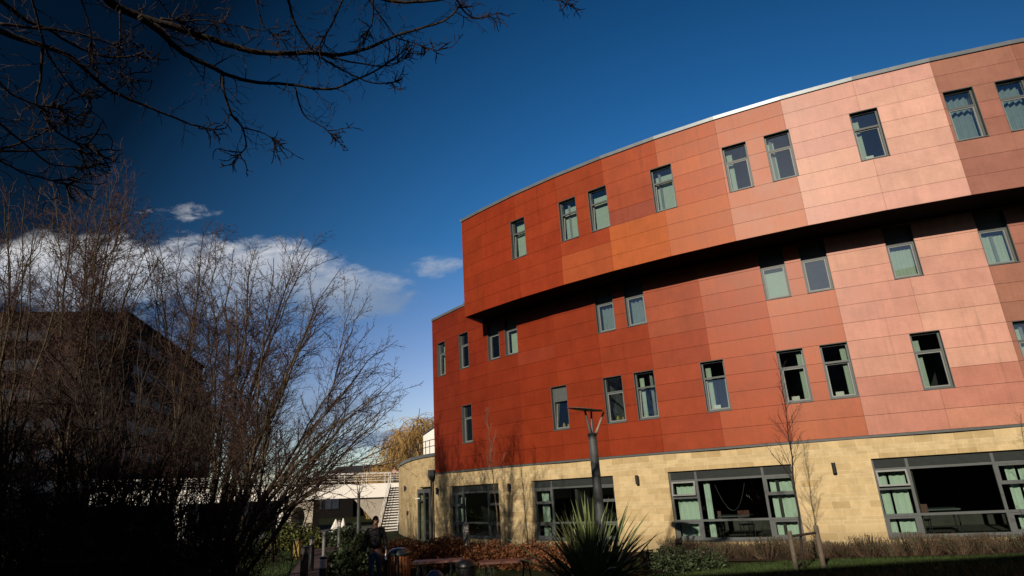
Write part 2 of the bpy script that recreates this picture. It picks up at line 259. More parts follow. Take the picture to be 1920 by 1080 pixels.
# ------------------------------------------------------------------ mesh helpers
class MB:
    def __init__(s): s.v = []; s.f = []; s.mi = []; s.uv = []; s.col = []; s.hasuv = False; s.hascol = False
    def face(s, pts, mi=0, uv=None, col=None):
        i = len(s.v); s.v += [tuple(p) for p in pts]; s.f.append(tuple(range(i, i + len(pts)))); s.mi.append(mi)
        s.uv.append(uv); s.col.append(col)
        if uv: s.hasuv = True
        if col: s.hascol = True
    def hexa(s, p, mi=0, col=None, uvf=None):       # 8 corners: bottom 4 ccw, top 4 ccw
        for q in ((0, 3, 2, 1), (4, 5, 6, 7), (0, 1, 5, 4), (1, 2, 6, 5), (2, 3, 7, 6), (3, 0, 4, 7)):
            pts = [p[k] for k in q]; s.face(pts, mi, [uvf(a) for a in pts] if uvf else None, col)
    def box(s, x0, x1, y0, y1, z0, z1, mi=0, T=None):
        p = [Vector(c) for c in ((x0, y0, z0), (x1, y0, z0), (x1, y1, z0), (x0, y1, z0), (x0, y0, z1), (x1, y0, z1), (x1, y1, z1), (x0, y1, z1))]
        if T: p = [T @ a for a in p]
        s.hexa(p, mi)
    def tube(s, pts, rad, n=6, mi=0, cap=True):
        P = np.array([tuple(p) for p in pts], float); k = len(P)
        r = np.array(rad if hasattr(rad, '__len__') else [rad] * k, float)
        T = np.gradient(P, axis=0); T /= (np.linalg.norm(T, axis=1)[:, None] + 1e-12)
        a = np.array([0, 0, 1.]) if abs(T[0, 2]) < .8 else np.array([1., 0, 0])
        A = np.cross(T, a); A /= (np.linalg.norm(A, axis=1)[:, None] + 1e-12); B = np.cross(T, A)
        th = np.arange(n) * 2 * math.pi / n
        ring = P[:, None, :] + r[:, None, None] * (np.cos(th)[None, :, None] * A[:, None, :] + np.sin(th)[None, :, None] * B[:, None, :])
        i0 = len(s.v); s.v += [tuple(q) for q in ring.reshape(-1, 3).tolist()]
        for i in range(k - 1):
            for j in range(n):
                a_ = i0 + i * n + j; b_ = i0 + i * n + (j + 1) % n
                s.f.append((a_, b_, b_ + n, a_ + n)); s.mi.append(mi); s.uv.append(None); s.col.append(None)
        if cap:
            s.f.append(tuple(i0 + j for j in range(n))[::-1]); s.mi.append(mi); s.uv.append(None); s.col.append(None)
            s.f.append(tuple(i0 + (k - 1) * n + j for j in range(n))); s.mi.append(mi); s.uv.append(None); s.col.append(None)
    def lathe(s, prof, c=(0, 0, 0), n=20, mi=0):
        i0 = len(s.v)
        for r_, z in prof:
            for j in range(n):
                a = j * 2 * math.pi / n; s.v.append((c[0] + r_ * math.cos(a), c[1] + r_ * math.sin(a), c[2] + z))
        for i in range(len(prof) - 1):
            for j in range(n):
                a = i0 + i * n + j; b = i0 + i * n + (j + 1) % n
                s.f.append((a, b, b + n, a + n)); s.mi.append(mi); s.uv.append(None); s.col.append(None)
        s.f.append(tuple(i0 + (len(prof) - 1) * n + j for j in range(n))); s.mi.append(mi); s.uv.append(None); s.col.append(None)
        s.f.append(tuple(i0 + j for j in range(n))[::-1]); s.mi.append(mi); s.uv.append(None); s.col.append(None)
    def mesh(s, name, mats, smooth=False):
        me = bpy.data.meshes.new(name); me.from_pydata(s.v, [], s.f)
        for m_ in (mats if isinstance(mats, (list, tuple)) else [mats]): me.materials.append(m_)
        me.polygons.foreach_set('material_index', s.mi)
        if smooth: me.polygons.foreach_set('use_smooth', [True] * len(s.f))
        if s.hasuv:
            uvl = me.uv_layers.new(name='UVMap'); k = 0; buf = []
            for fi, f in enumerate(s.f):
                u = s.uv[fi]
                for q in range(len(f)): buf += list(u[q]) if u else [0, 0]
            uvl.data.foreach_set('uv', buf)
        if s.hascol:
            ca = me.color_attributes.new('tone', 'FLOAT_COLOR', 'CORNER'); buf = []
            for fi, f in enumerate(s.f):
                c = s.col[fi] or (1, 1, 1)
                buf += [*c, 1] * len(f)
            ca.data.foreach_set('color', buf)
        me.update(); return me
    def build(s, name, mats, parent=None, loc=None, rot=None, smooth=False):
        return link(name, s.mesh(name, mats, smooth), parent, loc, rot)
def link(name, me, parent=None, loc=None, rot=None):
    o = bpy.data.objects.new(name, me); COL.objects.link(o)
    if parent: o.parent = parent
    if loc is not None: o.location = loc
    if rot is not None: o.rotation_euler = rot
    return o
def tag(o, label=None, cat=None, group=None, kind=None):
    if label: o['label'] = label
    if cat: o['category'] = cat
    if group: o['group'] = group
    if kind: o['kind'] = kind
    return o
def thing(name, label, cat, loc=(0, 0, 0), rz=0, group=None):
    o = bpy.data.objects.new(name, None); COL.objects.link(o); o.location = loc; o.rotation_euler = (0, 0, rz); o.empty_display_size = .3
    return tag(o, label, cat, group)
def copy_tree(o, parent=None):
    c = o.copy(); COL.objects.link(c)
    if parent: c.parent = parent
    for ch in list(o.children): copy_tree(ch, c)
    return c
rnd = random.Random(7)

# ------------------------------------------------------------------ terrain
def ground_z(x, y):
    # gentle bank towards the viewer on the right, falling slightly behind
    def ss(a, b, t): t = min(1, max(0, (t - a) / (b - a))); return t * t * (3 - 2 * t)
    right = ss(-1, 4, x); z = right * (.18 * (1 - ss(14.5, 17.5, y)) - .16 * ss(16.5, 20, y))
    z += -.5 * ss(28, 60, y) * (1 - ss(0, 6, x))
    z += .02 * math.sin(x * .9) * math.cos(y * .7)
    return z
def terrain(name, xs, ys, m_, dz=0.0):
    b = MB(); nx, ny = len(xs), len(ys)
    b.v = [(x, y, ground_z(x, y) + dz) for y in ys for x in xs]
    for j in range(ny - 1):
        for i in range(nx - 1):
            a = j * nx + i; b.f.append((a, a + 1, a + nx + 1, a + nx)); b.mi.append(0); b.uv.append(None); b.col.append(None)
    return b.build(name, m_, smooth=True)
far = np.concatenate([np.linspace(-1500, -60, 12), np.linspace(-50, 50, 101), np.linspace(60, 1500, 12)])
fary = np.concatenate([np.linspace(-300, -20, 8), np.linspace(-15, 80, 96), np.linspace(90, 2500, 14)])
tag(terrain('ground', far.tolist(), fary.tolist(), M['lawn']), kind='structure')
# brick path running back towards the bridge
def ribbon(name, cs, ws, m_, dz):
    b = MB(); n = 60; cs = [Vector(c) for c in cs]; rows = []
    for i in range(n + 1):
        t = i / n * (len(cs) - 1); k = min(int(t), len(cs) - 2); u = t - k
        p0 = cs[max(k - 1, 0)]; p1 = cs[k]; p2 = cs[k + 1]; p3 = cs[min(k + 2, len(cs) - 1)]
        c = .5 * ((2 * p1) + (p2 - p0) * u + (2 * p0 - 5 * p1 + 4 * p2 - p3) * u * u + (3 * p1 - p0 - 3 * p2 + p3) * u ** 3)
        w = ws[k] * (1 - u) + ws[k + 1] * u; rows.append((c, w))
    for i, (c, w) in enumerate(rows):
        d = rows[min(i + 1, n)][0] - rows[max(i - 1, 0)][0]; d.normalize(); nn = Vector((d.y, -d.x))
        for s_ in np.linspace(-1, 1, 7):
            x, y = c.x + nn.x * s_ * w / 2, c.y + nn.y * s_ * w / 2; b.v.append((x, y, ground_z(x, y) + dz))
    for i in range(n):
        for j in range(6):
            a = i * 7 + j; b.f.append((a, a + 7, a + 8, a + 1)); b.mi.append(0); b.uv.append(None); b.col.append(None)
    return b.build(name, m_, smooth=True)
path_c = [(-3.2, 4), (-4.0, 10), (-5.6, 18), (-8.0, 27), (-10.8, 36), (-13, 46)]
tag(ribbon('path', path_c, [2.4, 2.4, 2.5, 2.6, 2.6, 2.6], M['paver'], .012), kind='structure')
tag(ribbon('pavement', [(-30, 50), (-18, 56), (-6, 62), (6, 66)], [9, 9, 9, 9], M['tarmac'], .02), kind='structure')

# ------------------------------------------------------------------ the red clad building
CX, CY = 25.829, 53.576; RU, RM = 38.465, 36.94
Z0 = CAMH + .7944; H = .6; TOP = CAMH + 12.269; SOF = TOP - 8 * H
def P(phi, Rr): a = R(phi); return Vector((CX + Rr * math.sin(a), CY - Rr * math.cos(a)))
def P3(phi, Rr, z): p = P(phi, Rr); return Vector((p.x, p.y, z))
seamU = [-46.9, -44.85] + [-41.5 + 3.37 * i for i in range(13)]
seamM = [-55.2, -54.4] + [-51.0 + 3.38 * i for i in range(16)]
zr = lambda k: Z0 + k * H
# windows: (left phi, right phi) along the arc
Wd = lambda a, w, Rr: (a, a + math.degrees(w / Rr))
def from_left(a, Rr): return Wd(a, .84, Rr)
def to_right(b, Rr): return (b - math.degrees(.84 / Rr), b)
def cen(c, Rr): h = math.degrees(.42 / Rr); return (c - h, c + h)
su = lambda i: -17.8 - 3.37 * i; sm = lambda i: -17.2 - 3.38 * i
WU = [cen(su(7), RU), from_left(su(6), RU), to_right(su(5), RU), cen(su(4), RU), from_left(su(3), RU), to_right(su(2), RU), cen(su(1), RU), from_left(su(0), RU), to_right(su(-1), RU)]
WA = [from_left(sm(11), RM), from_left(sm(10), RM), from_left(sm(9) + .3, RM), to_right(sm(8) + .1, RM), from_left(sm(6), RM), to_right(sm(5), RM), from_left(sm(3), RM), to_right(sm(2), RM), cen(sm(1), RM), from_left(sm(0), RM), to_right(sm(-1), RM)]
WB = [from_left(sm(10) + .1, RM), cen(sm(7), RM), from_left(sm(6), RM), to_right(sm(5), RM), cen(sm(4), RM), from_left(sm(3), RM), to_right(sm(2), RM), cen(sm(1), RM), from_left(sm(0) + .2, RM), to_right(sm(-1), RM)]
opU = [(a, b, TOP - 5 * H, TOP - 2 * H) for a, b in WU]
opM = [(a, b, zr(8), zr(11)) for a, b in WA] + [(a, b, zr(2), zr(5)) for a, b in WB]

def tone_upper(f, k):            # f facet index from the left, k row from the top
    base = [(.235, .032, .009), (.235, .030, .008), (.245, .032, .008), (.265, .038, .008), (.30, .048, .009), (.35, .066, .011), (.38, .095, .032), (.53, .27, .208), (.58, .315, .25), (.31, .135, .095), (.26, .115, .075)]  # pale pink facets at the right: sun sheen put into the panel colour
    c = list(base[min(f, 10)])
    if f in (4, 5) and k >= 5: c = [.38, .082, .012]
    if f == 5 and k in (1, 2): c = [.37, .08, .017]
    if f == 3 and k >= 6: c = [.31, .062, .016]
    if f == 6 and k <= 1: c = [.35, .08, .02]
    if f == 6 and 5 < k: c = [.38, .11, .045]
    if f == 4 and k == 4: c = [.24, .042, .017]
    return c
def tone_main(f, k):             # f facet from the left (0 the sliver), k row from the bottom
    base = [(.17, .022, .009), (.17, .022, .009), (.18, .023, .008), (.185, .024, .008), (.20, .0255, .007), (.21, .027, .007), (.235, .031, .007), (.265, .038, .008), (.31, .054, .012), (.35, .085, .030), (.48, .225, .162), (.53, .27, .205), (.30, .13, .09), (.26, .11, .07), (.26, .11, .07)]  # the sheen of the sun is painted in as pink on the right-hand facets
    c = list(base[min(f, 14)])
    if f == 6 and k >= 8: c = [.26, .045, .015]
    if f == 7 and k >= 7: c = [.28, .052, .017]
    if f in (8,) and k in (9, 10): c = [.30, .062, .018]
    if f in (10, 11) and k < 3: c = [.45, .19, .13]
    if f == 4 and k in (7,): c = [.23, .036, .014]
    return c
def clad(b, bb, seams, Rr, rows, ops, tonef, rng, inset=0.0):
    for fi in range(len(seams) - 1):
        a, c = seams[fi], seams[fi + 1]; A, B = P(a, Rr), P(c, Rr); L = (B - A).length; t = (B - A) / L; n = Vector((t.y, -t.x)); mid = (a + c) / 2; d = Rr * math.cos(R((c - a) / 2))
        s_of = lambda ph: L / 2 + d * math.tan(R(ph - mid))
        for k, (z0, z1) in enumerate(rows):
            cuts = []
            for (pa, pb, w0, w1) in ops:
                if w0 < z1 - .05 and w1 > z0 + .05 and pa < c - .02 and pb > a + .02:
                    cuts.append((0 if pa <= a + .02 else s_of(pa), L if pb >= c - .02 else s_of(pb)))
            cuts.sort(); s = 0; pcs = []
            for (c0, c1) in cuts:
                if c0 - s > .01: pcs.append((s, c0))
                s = c1
            if L - s > .01: pcs.append((s, L))
            vq = rng.uniform(.93, 1.07); tn = [x * vq for x in tonef(fi, k)]
            tn[1] *= rng.uniform(.96, 1.04)
            for (s0, s1) in pcs:
                g0 = .003 if s0 < .01 else 0; g1 = .003 if s1 > L - .01 else 0; g = .005
                off = rng.uniform(-.0015, .0015)
                def q(s_, dep, z): p = A + t * s_ + n * dep; return Vector((p.x, p.y, z))
                b.hexa([q(s0 + g0, off, z0 + g), q(s1 - g1, off, z0 + g), q(s1 - g1, -.03, z0 + g), q(s0 + g0, -.03, z0 + g), q(s0 + g0, off, z1 - g), q(s1 - g1, off, z1 - g), q(s1 - g1, -.03, z1 - g), q(s0 + g0, -.03, z1 - g)], 0, tuple(tn))
                bb.hexa([q(s0, -.032, z0), q(s1, -.032, z0), q(s1, -.26, z0), q(s0, -.26, z0), q(s0, -.032, z1), q(s1, -.032, z1), q(s1, -.26, z1), q(s0, -.26, z1)])
bld = thing('clad_building', 'long curved building clad in red and orange panels, with pink sun sheen painted into the right bays, over a pale stone ground floor', 'building', P3(-36, RM, 0))
inv = Matrix.Translation(-Vector(bld.location))
def bpart(name, b, m_, parent=None, smooth=False, root=None):
    root = root or bld
    o = b.build(name, m_, parent or root, smooth=smooth)
    if parent is None or parent is root: o.location = -root.location
    return o
crng = random.Random(3)
b, bb = MB(), MB()
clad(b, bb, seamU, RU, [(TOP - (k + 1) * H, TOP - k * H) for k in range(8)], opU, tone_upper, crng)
# return wall of the projecting storey at its left end
E0 = P(-46.9, RU); ed = Vector((math.sin(R(26)), math.cos(R(26)))); nn = Vector((-ed.y, ed.x))
for k in range(8):
    z0, z1 = TOP - (k + 1) * H + .005, TOP - k * H - .005
    q = lambda s_, o_, z: Vector((*(E0 + ed * s_ + nn * o_), z))
    b.hexa([q(.004, .0, z0), q(9, .0, z0), q(9, -.1, z0), q(.004, -.1, z0), q(.004, .0, z1), q(9, 0, z1), q(9, -.1, z1), q(.004, -.1, z1)], 0, (.27, .04, .016))
bpart('upper_cladding', b, M['clad'])
bpart('upper_backing', bb, M['backing'])
b, bb = MB(), MB()
MT = 13.25
rows = [(zr(k), zr(k + 1)) for k in range(11)] + [(zr(11), SOF - .004)]
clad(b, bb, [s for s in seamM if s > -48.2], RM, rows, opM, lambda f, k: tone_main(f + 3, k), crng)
rowsL = [(zr(k), zr(k + 1)) for k in range(13)] + [(zr(13), zr(MT))]
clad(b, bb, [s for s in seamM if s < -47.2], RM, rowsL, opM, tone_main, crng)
# end wall of the main block
E1 = P(-55.2, RM); ed1 = Vector((math.sin(R(20)), math.cos(R(20)))); n1 = Vector((-ed1.y, ed1.x))
for k, (z0, z1) in enumerate(rowsL):
    q = lambda s_, o_, z: Vector((*(E1 + ed1 * s_ + n1 * o_), z))
    b.hexa([q(.004, 0, z0 + .005), q(9, 0, z0 + .005), q(9, -.1, z0 + .005), q(.004, -.1, z0 + .005), q(.004, 0, z1 - .005), q(9, 0, z1 - .005), q(9, -.1, z1 - .005), q(.004, -.1, z1 - .005)], 0, (.24, .032, .014))
bpart('main_cladding', b, M['clad'])
bpart('main_backing', bb, M['backing'])
def arcstrip(b, phis, R0, R1, z0, z1, uv=False, mi=0):
    for i in range(len(phis) - 1):
        a, c = phis[i], phis[i + 1]
        uvf = None
        b.hexa([P3(a, R0, z0), P3(c, R0, z0), P3(c, R1, z0), P3(a, R1, z0), P3(a, R0, z1), P3(c, R0, z1), P3(c, R1, z1), P3(a, R1, z1)], mi)
# soffit, roof and copings
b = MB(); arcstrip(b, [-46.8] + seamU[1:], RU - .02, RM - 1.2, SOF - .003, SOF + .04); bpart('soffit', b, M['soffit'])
b = MB(); arcstrip(b, [-46.85] + seamU[1:], RU - .05, RU - 12, TOP - .3, TOP - .05); bpart('roof', b, M['darkroof'])
b = MB(); arcstrip(b, seamU, RU + .05, RU - .35, TOP + .004, TOP + .105)
arcstrip(b, seamU, RU + .052, RU + .02, TOP - .03, TOP + .002)
q = lambda s_, o_, z: Vector((*(E0 + ed * s_ + nn * o_), z))
b.hexa([q(-.05, .05, TOP + .006), q(9, .05, TOP + .006), q(9, -.3, TOP + .006), q(-.05, -.3, TOP + .006), q(-.05, .05, TOP + .107), q(9, .05, TOP + .107), q(9, -.3, TOP + .107), q(-.05, -.3, TOP + .107)])
bpart('coping', b, M['coping'])
b = MB(); arcstrip(b, [s for s in seamM if s < -47.2], RM + .05, RM - .35, zr(MT) + .004, zr(MT) + .13)
q = lambda s_, o_, z: Vector((*(E1 + ed1 * s_ + n1 * o_), z))
b.hexa([q(-.05, .05, zr(MT) + .006), q(9, .05, zr(MT) + .006), q(9, -.3, zr(MT) + .006), q(-.05, -.3, zr(MT) + .006), q(-.05, .05, zr(MT) + .132), q(9, .05, zr(MT) + .132), q(9, -.3, zr(MT) + .132), q(-.05, -.3, zr(MT) + .132)])
b.box(0, .7, -.3, .1, 0, .1, T=Matrix.Translation(P3(-50.6, RM - .5, zr(MT) + .25)) @ Matrix.Rotation(R(-50), 4, 'Z'))
bpart('coping', b, M['coping'])
b = MB(); arcstrip(b, [s for s in seamM if s < -47.2], RM - .2, RM - 9, zr(MT) - .3, zr(MT) - .05); bpart('roof', b, M['darkroof'])
b = MB(); arcstrip(b, seamM, RM + .012, RM - .1, Z0 - .075, Z0 - .004); bpart('base_trim', b, M['frame'])
# rooms behind the windows
inner = [-56 + 3 * i for i in range(18)]
b = MB(); g = MB()
arcstrip(g, inner, RM - .3, RM - 8, .02, .2); arcstrip(g, inner, RM - .3, RM - 8, Z0 - .25, Z0 + .2)
for z in (Z0 + .25, zr(6) + .3): arcstrip(b, inner, RM - .3, RM - 8, z, z + .3)
arcstrip(b, inner[4:], RM - .3, RM - 8, SOF + .1, SOF + .4); arcstrip(b, inner[4:], RU - .3, RM - .31, SOF + .06, SOF + .36)
arcstrip(b, inner[4:], RU - .3, RM - 4.2, TOP - .75, TOP - .5)
arcstrip(g, inner, RM - 4.2, RM - 4.4, .21, Z0 - .26)
arcstrip(b, inner[:5], RM - 4.2, RM - 4.4, Z0 + .56, zr(13)); arcstrip(b, inner[4:], RM - 4.2, RM - 4.4, Z0 + .56, TOP - .4)
for i, ph in enumerate(inner[1:]):
    for (q_, r_o, za_, zb_) in ((g, RM - .32, .3, Z0 - .3), (b, RM - .32, Z0 + .6, zr(11) if ph > -46 else zr(12.5)), (b, RU - .3, SOF + .4, TOP - .8)):
        if q_ is g and i % 2: continue
        if r_o > RM and ph < -45: continue
        p0, p1 = P(ph + .4, r_o), P(ph + .4, RM - 4.1); d_ = Vector((.1, 0))
        q_.hexa([Vector((*p0, za_)), Vector((*(p0 + d_), za_)), Vector((*(p1 + d_), za_)), Vector((*p1, za_)), Vector((*p0, zb_)), Vector((*(p0 + d_), zb_)), Vector((*(p1 + d_), zb_)), Vector((*p1, zb_))])
bpart('upper_rooms', b, M['interior_pale']); bpart('ground_rooms', g, M['interior'])

# stone ground floor
GW = [(-53.0, -46.95), (-43.75, -37.5), (-34.08, -27.65), (-24.1, -17.75), (-14.3, -7.95)]
GZ0, GZ1 = .22, CAMH + .09
RS = RM - .03
sv = [-55.25] + [x for g in GW for x in g]
b = MB(); s_acc = 0
for i in range(len(sv) - 1):
    a, c = sv[i], sv[i + 1]; A, B = P(a, RS), P(c, RS); L = (B - A).length; t = (B - A) / L; n_ = Vector((t.y, -t.x)); s0 = s_acc; s_acc += L
    iswin = (i % 2 == 1)
    def pc(z0, z1, e0=0, e1=0):
        def q(s_, dep, z): p = A + t * s_ + n_ * dep; return Vector((p.x, p.y, z))
        def uvf(p):
            dd = (Vector((p.x, p.y)) - A); return (s0 + dd.dot(t) - dd.dot(n_), p.z)
        b.hexa([q(e0, 0, z0), q(L - e1, 0, z0), q(L - e1, -.3, z0), q(e0, -.3, z0), q(e0, 0, z1), q(L - e1, 0, z1), q(L - e1, -.3, z1), q(e0, -.3, z1)], 0, None, uvf)
    if iswin: pc(-.6, GZ0 - .002); pc(GZ1 + .002, Z0 - .005)
    else: pc(-.6, Z0 - .005)
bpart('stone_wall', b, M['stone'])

# small windows
wrng = random.Random(11)
def curtain_sheet(x0, x1, z0, z1, y=-.36, amp=.018, waves=9, name='curtain', m_=None, parent=None):
    b = MB(); n = max(6, int((x1 - x0) * waves * 4)); 
    for i in range(n + 1):
        x = x0 + (x1 - x0) * i / n; yy = y + amp * math.sin(i / n * (x1 - x0) * waves * 2 * math.pi + x0 * 7) 
        b.v += [(x, yy, z0), (x, yy, z1), ]
    for i in range(n): b.f.append((2 * i, 2 * i + 2, 2 * i + 3, 2 * i + 1)); b.mi.append(0); b.uv.append(None); b.col.append(None)
    return b.build(name, m_ or M['curtain'], parent, smooth=True)
WCACHE = {}
def frame_mesh(w, h=1.8, under=False):
    if ('f', under) in WCACHE: return WCACHE[('f', under)]
    b = MB(); hw = w / 2; T = .016
    for (x0, x1, z0, z1) in ((-hw, -hw + T, 0, h), (hw - T, hw, 0, h), (-hw + T, hw - T, h - T, h)): b.box(x0, x1, -.22, -.006, z0, z1)
    b.box(-hw + .001, hw - .001, -.22, .022, 0, T + .012)                # sill
    f = .055; y0, y1 = -.2, -.135
    b.box(-hw + T, -hw + T + f, y0, y1, T + .012, h - T); b.box(hw - T - f, hw - T, y0, y1, T + .012, h - T)
    b.box(-hw + T + f, hw - T - f, y0, y1, h - T - f, h - T); b.box(-hw + T + f, hw - T - f, y0, y1, T + .012, T + .012 + f)
    b.box(-hw + T + f, hw - T - f, y0, y1 + .004, 1.17, 1.235)
    if under: b.box(-hw + T + f, hw - T - f, y0 + .02, y1 - .002, 1.235, h - T - f)
    WCACHE[('f', under)] = b.mesh('window', M['frame']); return WCACHE[('f', under)]
def sash_mesh(w, z0, z1, key):
    if key in WCACHE: return WCACHE[key]
    b = MB(); hw = w / 2 - .075; f = .035; H_ = z1 - z0
    b.box(-hw, -hw + f, -.03, .018, 0, H_); b.box(hw - f, hw, -.03, .018, 0, H_); b.box(-hw + f, hw - f, -.03, .018, 0, f); b.box(-hw + f, hw - f, -.03, .018, H_ - f, H_)
    WCACHE[key] = b.mesh('sash', M['sash']); return WCACHE[key]
def pane_mesh(w, hgt, key):
    if key in WCACHE: return WCACHE[key]
    b = MB(); hw = w / 2 - .075
    b.box(-hw + .012, hw - .012, -.012, -.004, .012, hgt - .012); WCACHE[key] = b.mesh('pane', M['glass']); return WCACHE[key]
def small_window(pa, pb, z0, Rr, cur, tilt, extra=None, under=False):
    A, B = P(pa, Rr), P(pb, Rr); c = (A + B) / 2; w = .84
    t = (B - A).normalized(); rz = math.atan2(t.y, t.x)
    o = link('window', frame_mesh(w, 1.8, under), bld, Vector((c.x, c.y, z0)) - Vector(bld.location), (0, 0, rz + math.pi))
    if not under: link('pane', pane_mesh(w, .49, 'p1'), o, (0, -.165, 1.235))
    s = link('sash', sash_mesh(w, .085, 1.17, 's'), o, (0, -.165, .085), (R(tilt), 0, 0))
    link('pane', pane_mesh(w, 1.085, 'p2'), o, (0, -.165 + .006, .085), (R(tilt), 0, 0))
    L, Rr_ = -.34, .34
    CG = M['curtain_grey']
    if cur == 'full': curtain_sheet(L, Rr_, .06, 1.74, parent=o)
    elif cur == 'blind': curtain_sheet(L, Rr_, .06, 1.55, amp=.002, parent=o, name='blind')
    elif cur == 'low': curtain_sheet(L, Rr_, .06, 1.05, amp=.004, parent=o, name='blind')
    elif cur == 'grey': curtain_sheet(L, Rr_, .04, 1.72, amp=.05, waves=6, y=-.38, m_=CG, parent=o)
    elif cur == 'right': curtain_sheet(L, -.17, .04, 1.7, parent=o)
    elif cur == 'left': curtain_sheet(.15, Rr_, .04, 1.6, parent=o)
    elif cur == 'board':
        bq = MB(); bq.box(-.345, .345, -.16, -.14, 1.24, 1.72); bq.build('head_board', M['frame'], o)
    if extra == 'box':
        bq = MB(); bq.box(-.02, .22, -.34, -.26, .1, .25); bq.build('sill_box', M['white'], o)
    if extra == 'plants':
        bq = MB(); bq.lathe([(.05, 0), (.07, .1), (.03, .2), (.01, .22)], (.1, -.34, .09), 8); bq.lathe([(.04, 0), (.05, .12), (.01, .16)], (-.12, -.34, .09), 8); bq.build('sill_pot', M['yellowpaint'], o)
    return o
cu = ['full', 'blind', 'blind', 'blind', 'left', 'left', 'left', 'grey', 'grey']; tu = [4, 5, 5, 4, 0, 0, 2, 0, 0]
for i, (a, c) in enumerate(WU): small_window(a, c, TOP - 5 * H, RU, cu[i], tu[i], 'box' if i == 6 else None)
ca = ['full', 'right', 'right', 'full', 'grey', 'grey', 'low', 'none', 'full', 'full', 'full']
for i, (a, c) in enumerate(WA): small_window(a, c, zr(8), RM, ca[i], 0, None, i >= 2)
cb = ['right', 'board', 'none', 'left', 'left', 'right', 'right', 'left', 'left', 'none']; tb = [0, 6, 0, 5, 5, 0, 3, 0, 0, 0]; ex = [None, 'plants', 'plants', None, 'box', 'box', 'box', None, None, None]
for i, (a, c) in enumerate(WB): small_window(a, c, zr(2), RM, cb[i], tb[i], ex[i])

# wide ground floor windows
def big_window(pa, pb, spec, tilt=False):
    A, B = P(pa, RS), P(pb, RS); c = (A + B) / 2; w = (B - A).length; t = (B - A).normalized(); rz = math.atan2(t.y, t.x); hgt = GZ1 - GZ0
    hw = w / 2; b = MB(); y0, y1 = -.2, -.12; z1 = hgt; hd = hgt - .33
    b.box(-hw, hw, -.22, .03, 0, .035)
    f = .06
    b.box(-hw, -hw + f, y0, y1, .035, z1); b.box(hw - f, hw, y0, y1, .035, z1); b.box(-hw + f, hw - f, y0, y1, z1 - .05, z1); b.box(-hw + f, hw - f, y0, y1, .035, .11)
    b.box(-hw + f, hw - f, y0, y1 + .003, hd - .035, hd + .035)
    sx = .95
    for x in (-hw + sx, hw - sx): b.box(x - .04, x + .04, y0, y1 + .006, .11, z1 - .05)
    tz = .66
    b.box(-hw + f, hw - f, y0, y1 + .012, tz - .035, tz + .035)
    hz = 1.44
    for s_ in (-1, 1):
        x0, x1 = sorted((s_ * (hw - f), s_ * (hw - sx + .04))); b.box(x0, x1, y0, y1 + .004, hz - .05, hz + .05)
        b.box(x0, x0 + .05, y0 + .01, y1 - .006, hz + .05, hd - .035); b.box(x1 - .05, x1, y0 + .01, y1 - .006, hz + .05, hd - .035)
        b.box(x0 + .05, x1 - .05, y0 + .01, y1 - .006, hd - .09, hd - .035)
        for (xx0, xx1, zz0, zz1) in ((x0, x0 + .09, .11, tz - .035), (x1 - .09, x1, .11, tz - .035), (x0 + .09, x1 - .09, .11, .17), (x0 + .09, x1 - .09, tz - .1, tz - .035)): b.box(xx0, xx1, y0 + .01, y1 - .006, zz0, zz1)
    o = b.build('window', M['frame'], bld, Vector((c.x, c.y, GZ0)) - Vector(bld.location), (0, 0, rz + math.pi))
    lv = MB()
    for i in range(7):
        z = hd + .05 + i * .033
        lv.hexa([Vector(p) for p in ((-hw + f, -.17, z), (hw - f, -.17, z), (hw - f, -.15, z), (-hw + f, -.15, z), (-hw + f, -.155, z + .028), (hw - f, -.155, z + .028), (hw - f, -.135, z + .028), (-hw + f, -.135, z + .028))])
    lv.box(-hw + f, hw - f, -.19, -.18, hd + .035, z1 - .05); lv.build('louvre', M['louvre'], o)
    cells = [(-hw + f, -hw + sx - .04, .12, tz - .035), (-hw + f, -hw + sx - .04, tz + .035, hz - .05), (-hw + sx + .04, hw - sx - .04, .12, tz - .035), (-hw + sx + .04, hw - sx - .04, tz + .035, hd - .035),
             (hw - sx + .04, hw - f, .12, tz - .035), (hw - sx + .04, hw - f, tz + .035, hz - .05), (hw - sx + .04, hw - f, hz + .05, hd - .035), (-hw + f, -hw + sx - .04, hz + .05, hd - .035)]
    for i, (x0, x1, z0, zz) in enumerate(cells):
        pb_ = MB(); pb_.box(x0, x1, -.165, -.158, z0, zz); pb_.build('pane', M['glass_low'], o)
    if tilt:
        x0, x1 = hw - sx + .05, hw - f; hs = hd - .04 - hz - .03; q = MB()
        for (a0, a1, b0, b1) in ((x0, x0 + .05, -hs, 0), (x1 - .05, x1, -hs, 0), (x0 + .05, x1 - .05, -hs, -hs + .05), (x0 + .05, x1 - .05, -.05, 0)): q.box(a0, a1, -.02, .02, b0, b1)
        q.build('sash', M['sash'], o, (0, -.115, hd - .03), (R(13), 0, 0))
    for (x0, x1) in spec:
        curtain_sheet(hw - x1 * w, hw - x0 * w, .1, hd - .05, y=-.42, amp=.03, waves=5, parent=o)
    return o
big_window(*GW[0], [(.03, .2)])
big_window(*GW[1], [(.05, .13), (.93, .97)])
big_window(*GW[2], [(.03, .22), (.265, .315), (.80, .97)], True)
big_window(*GW[3], [(.03, .09), (.105, .21), (.84, .90), (.92, .97)], True)
big_window(*GW[4], [(.03, .2)])

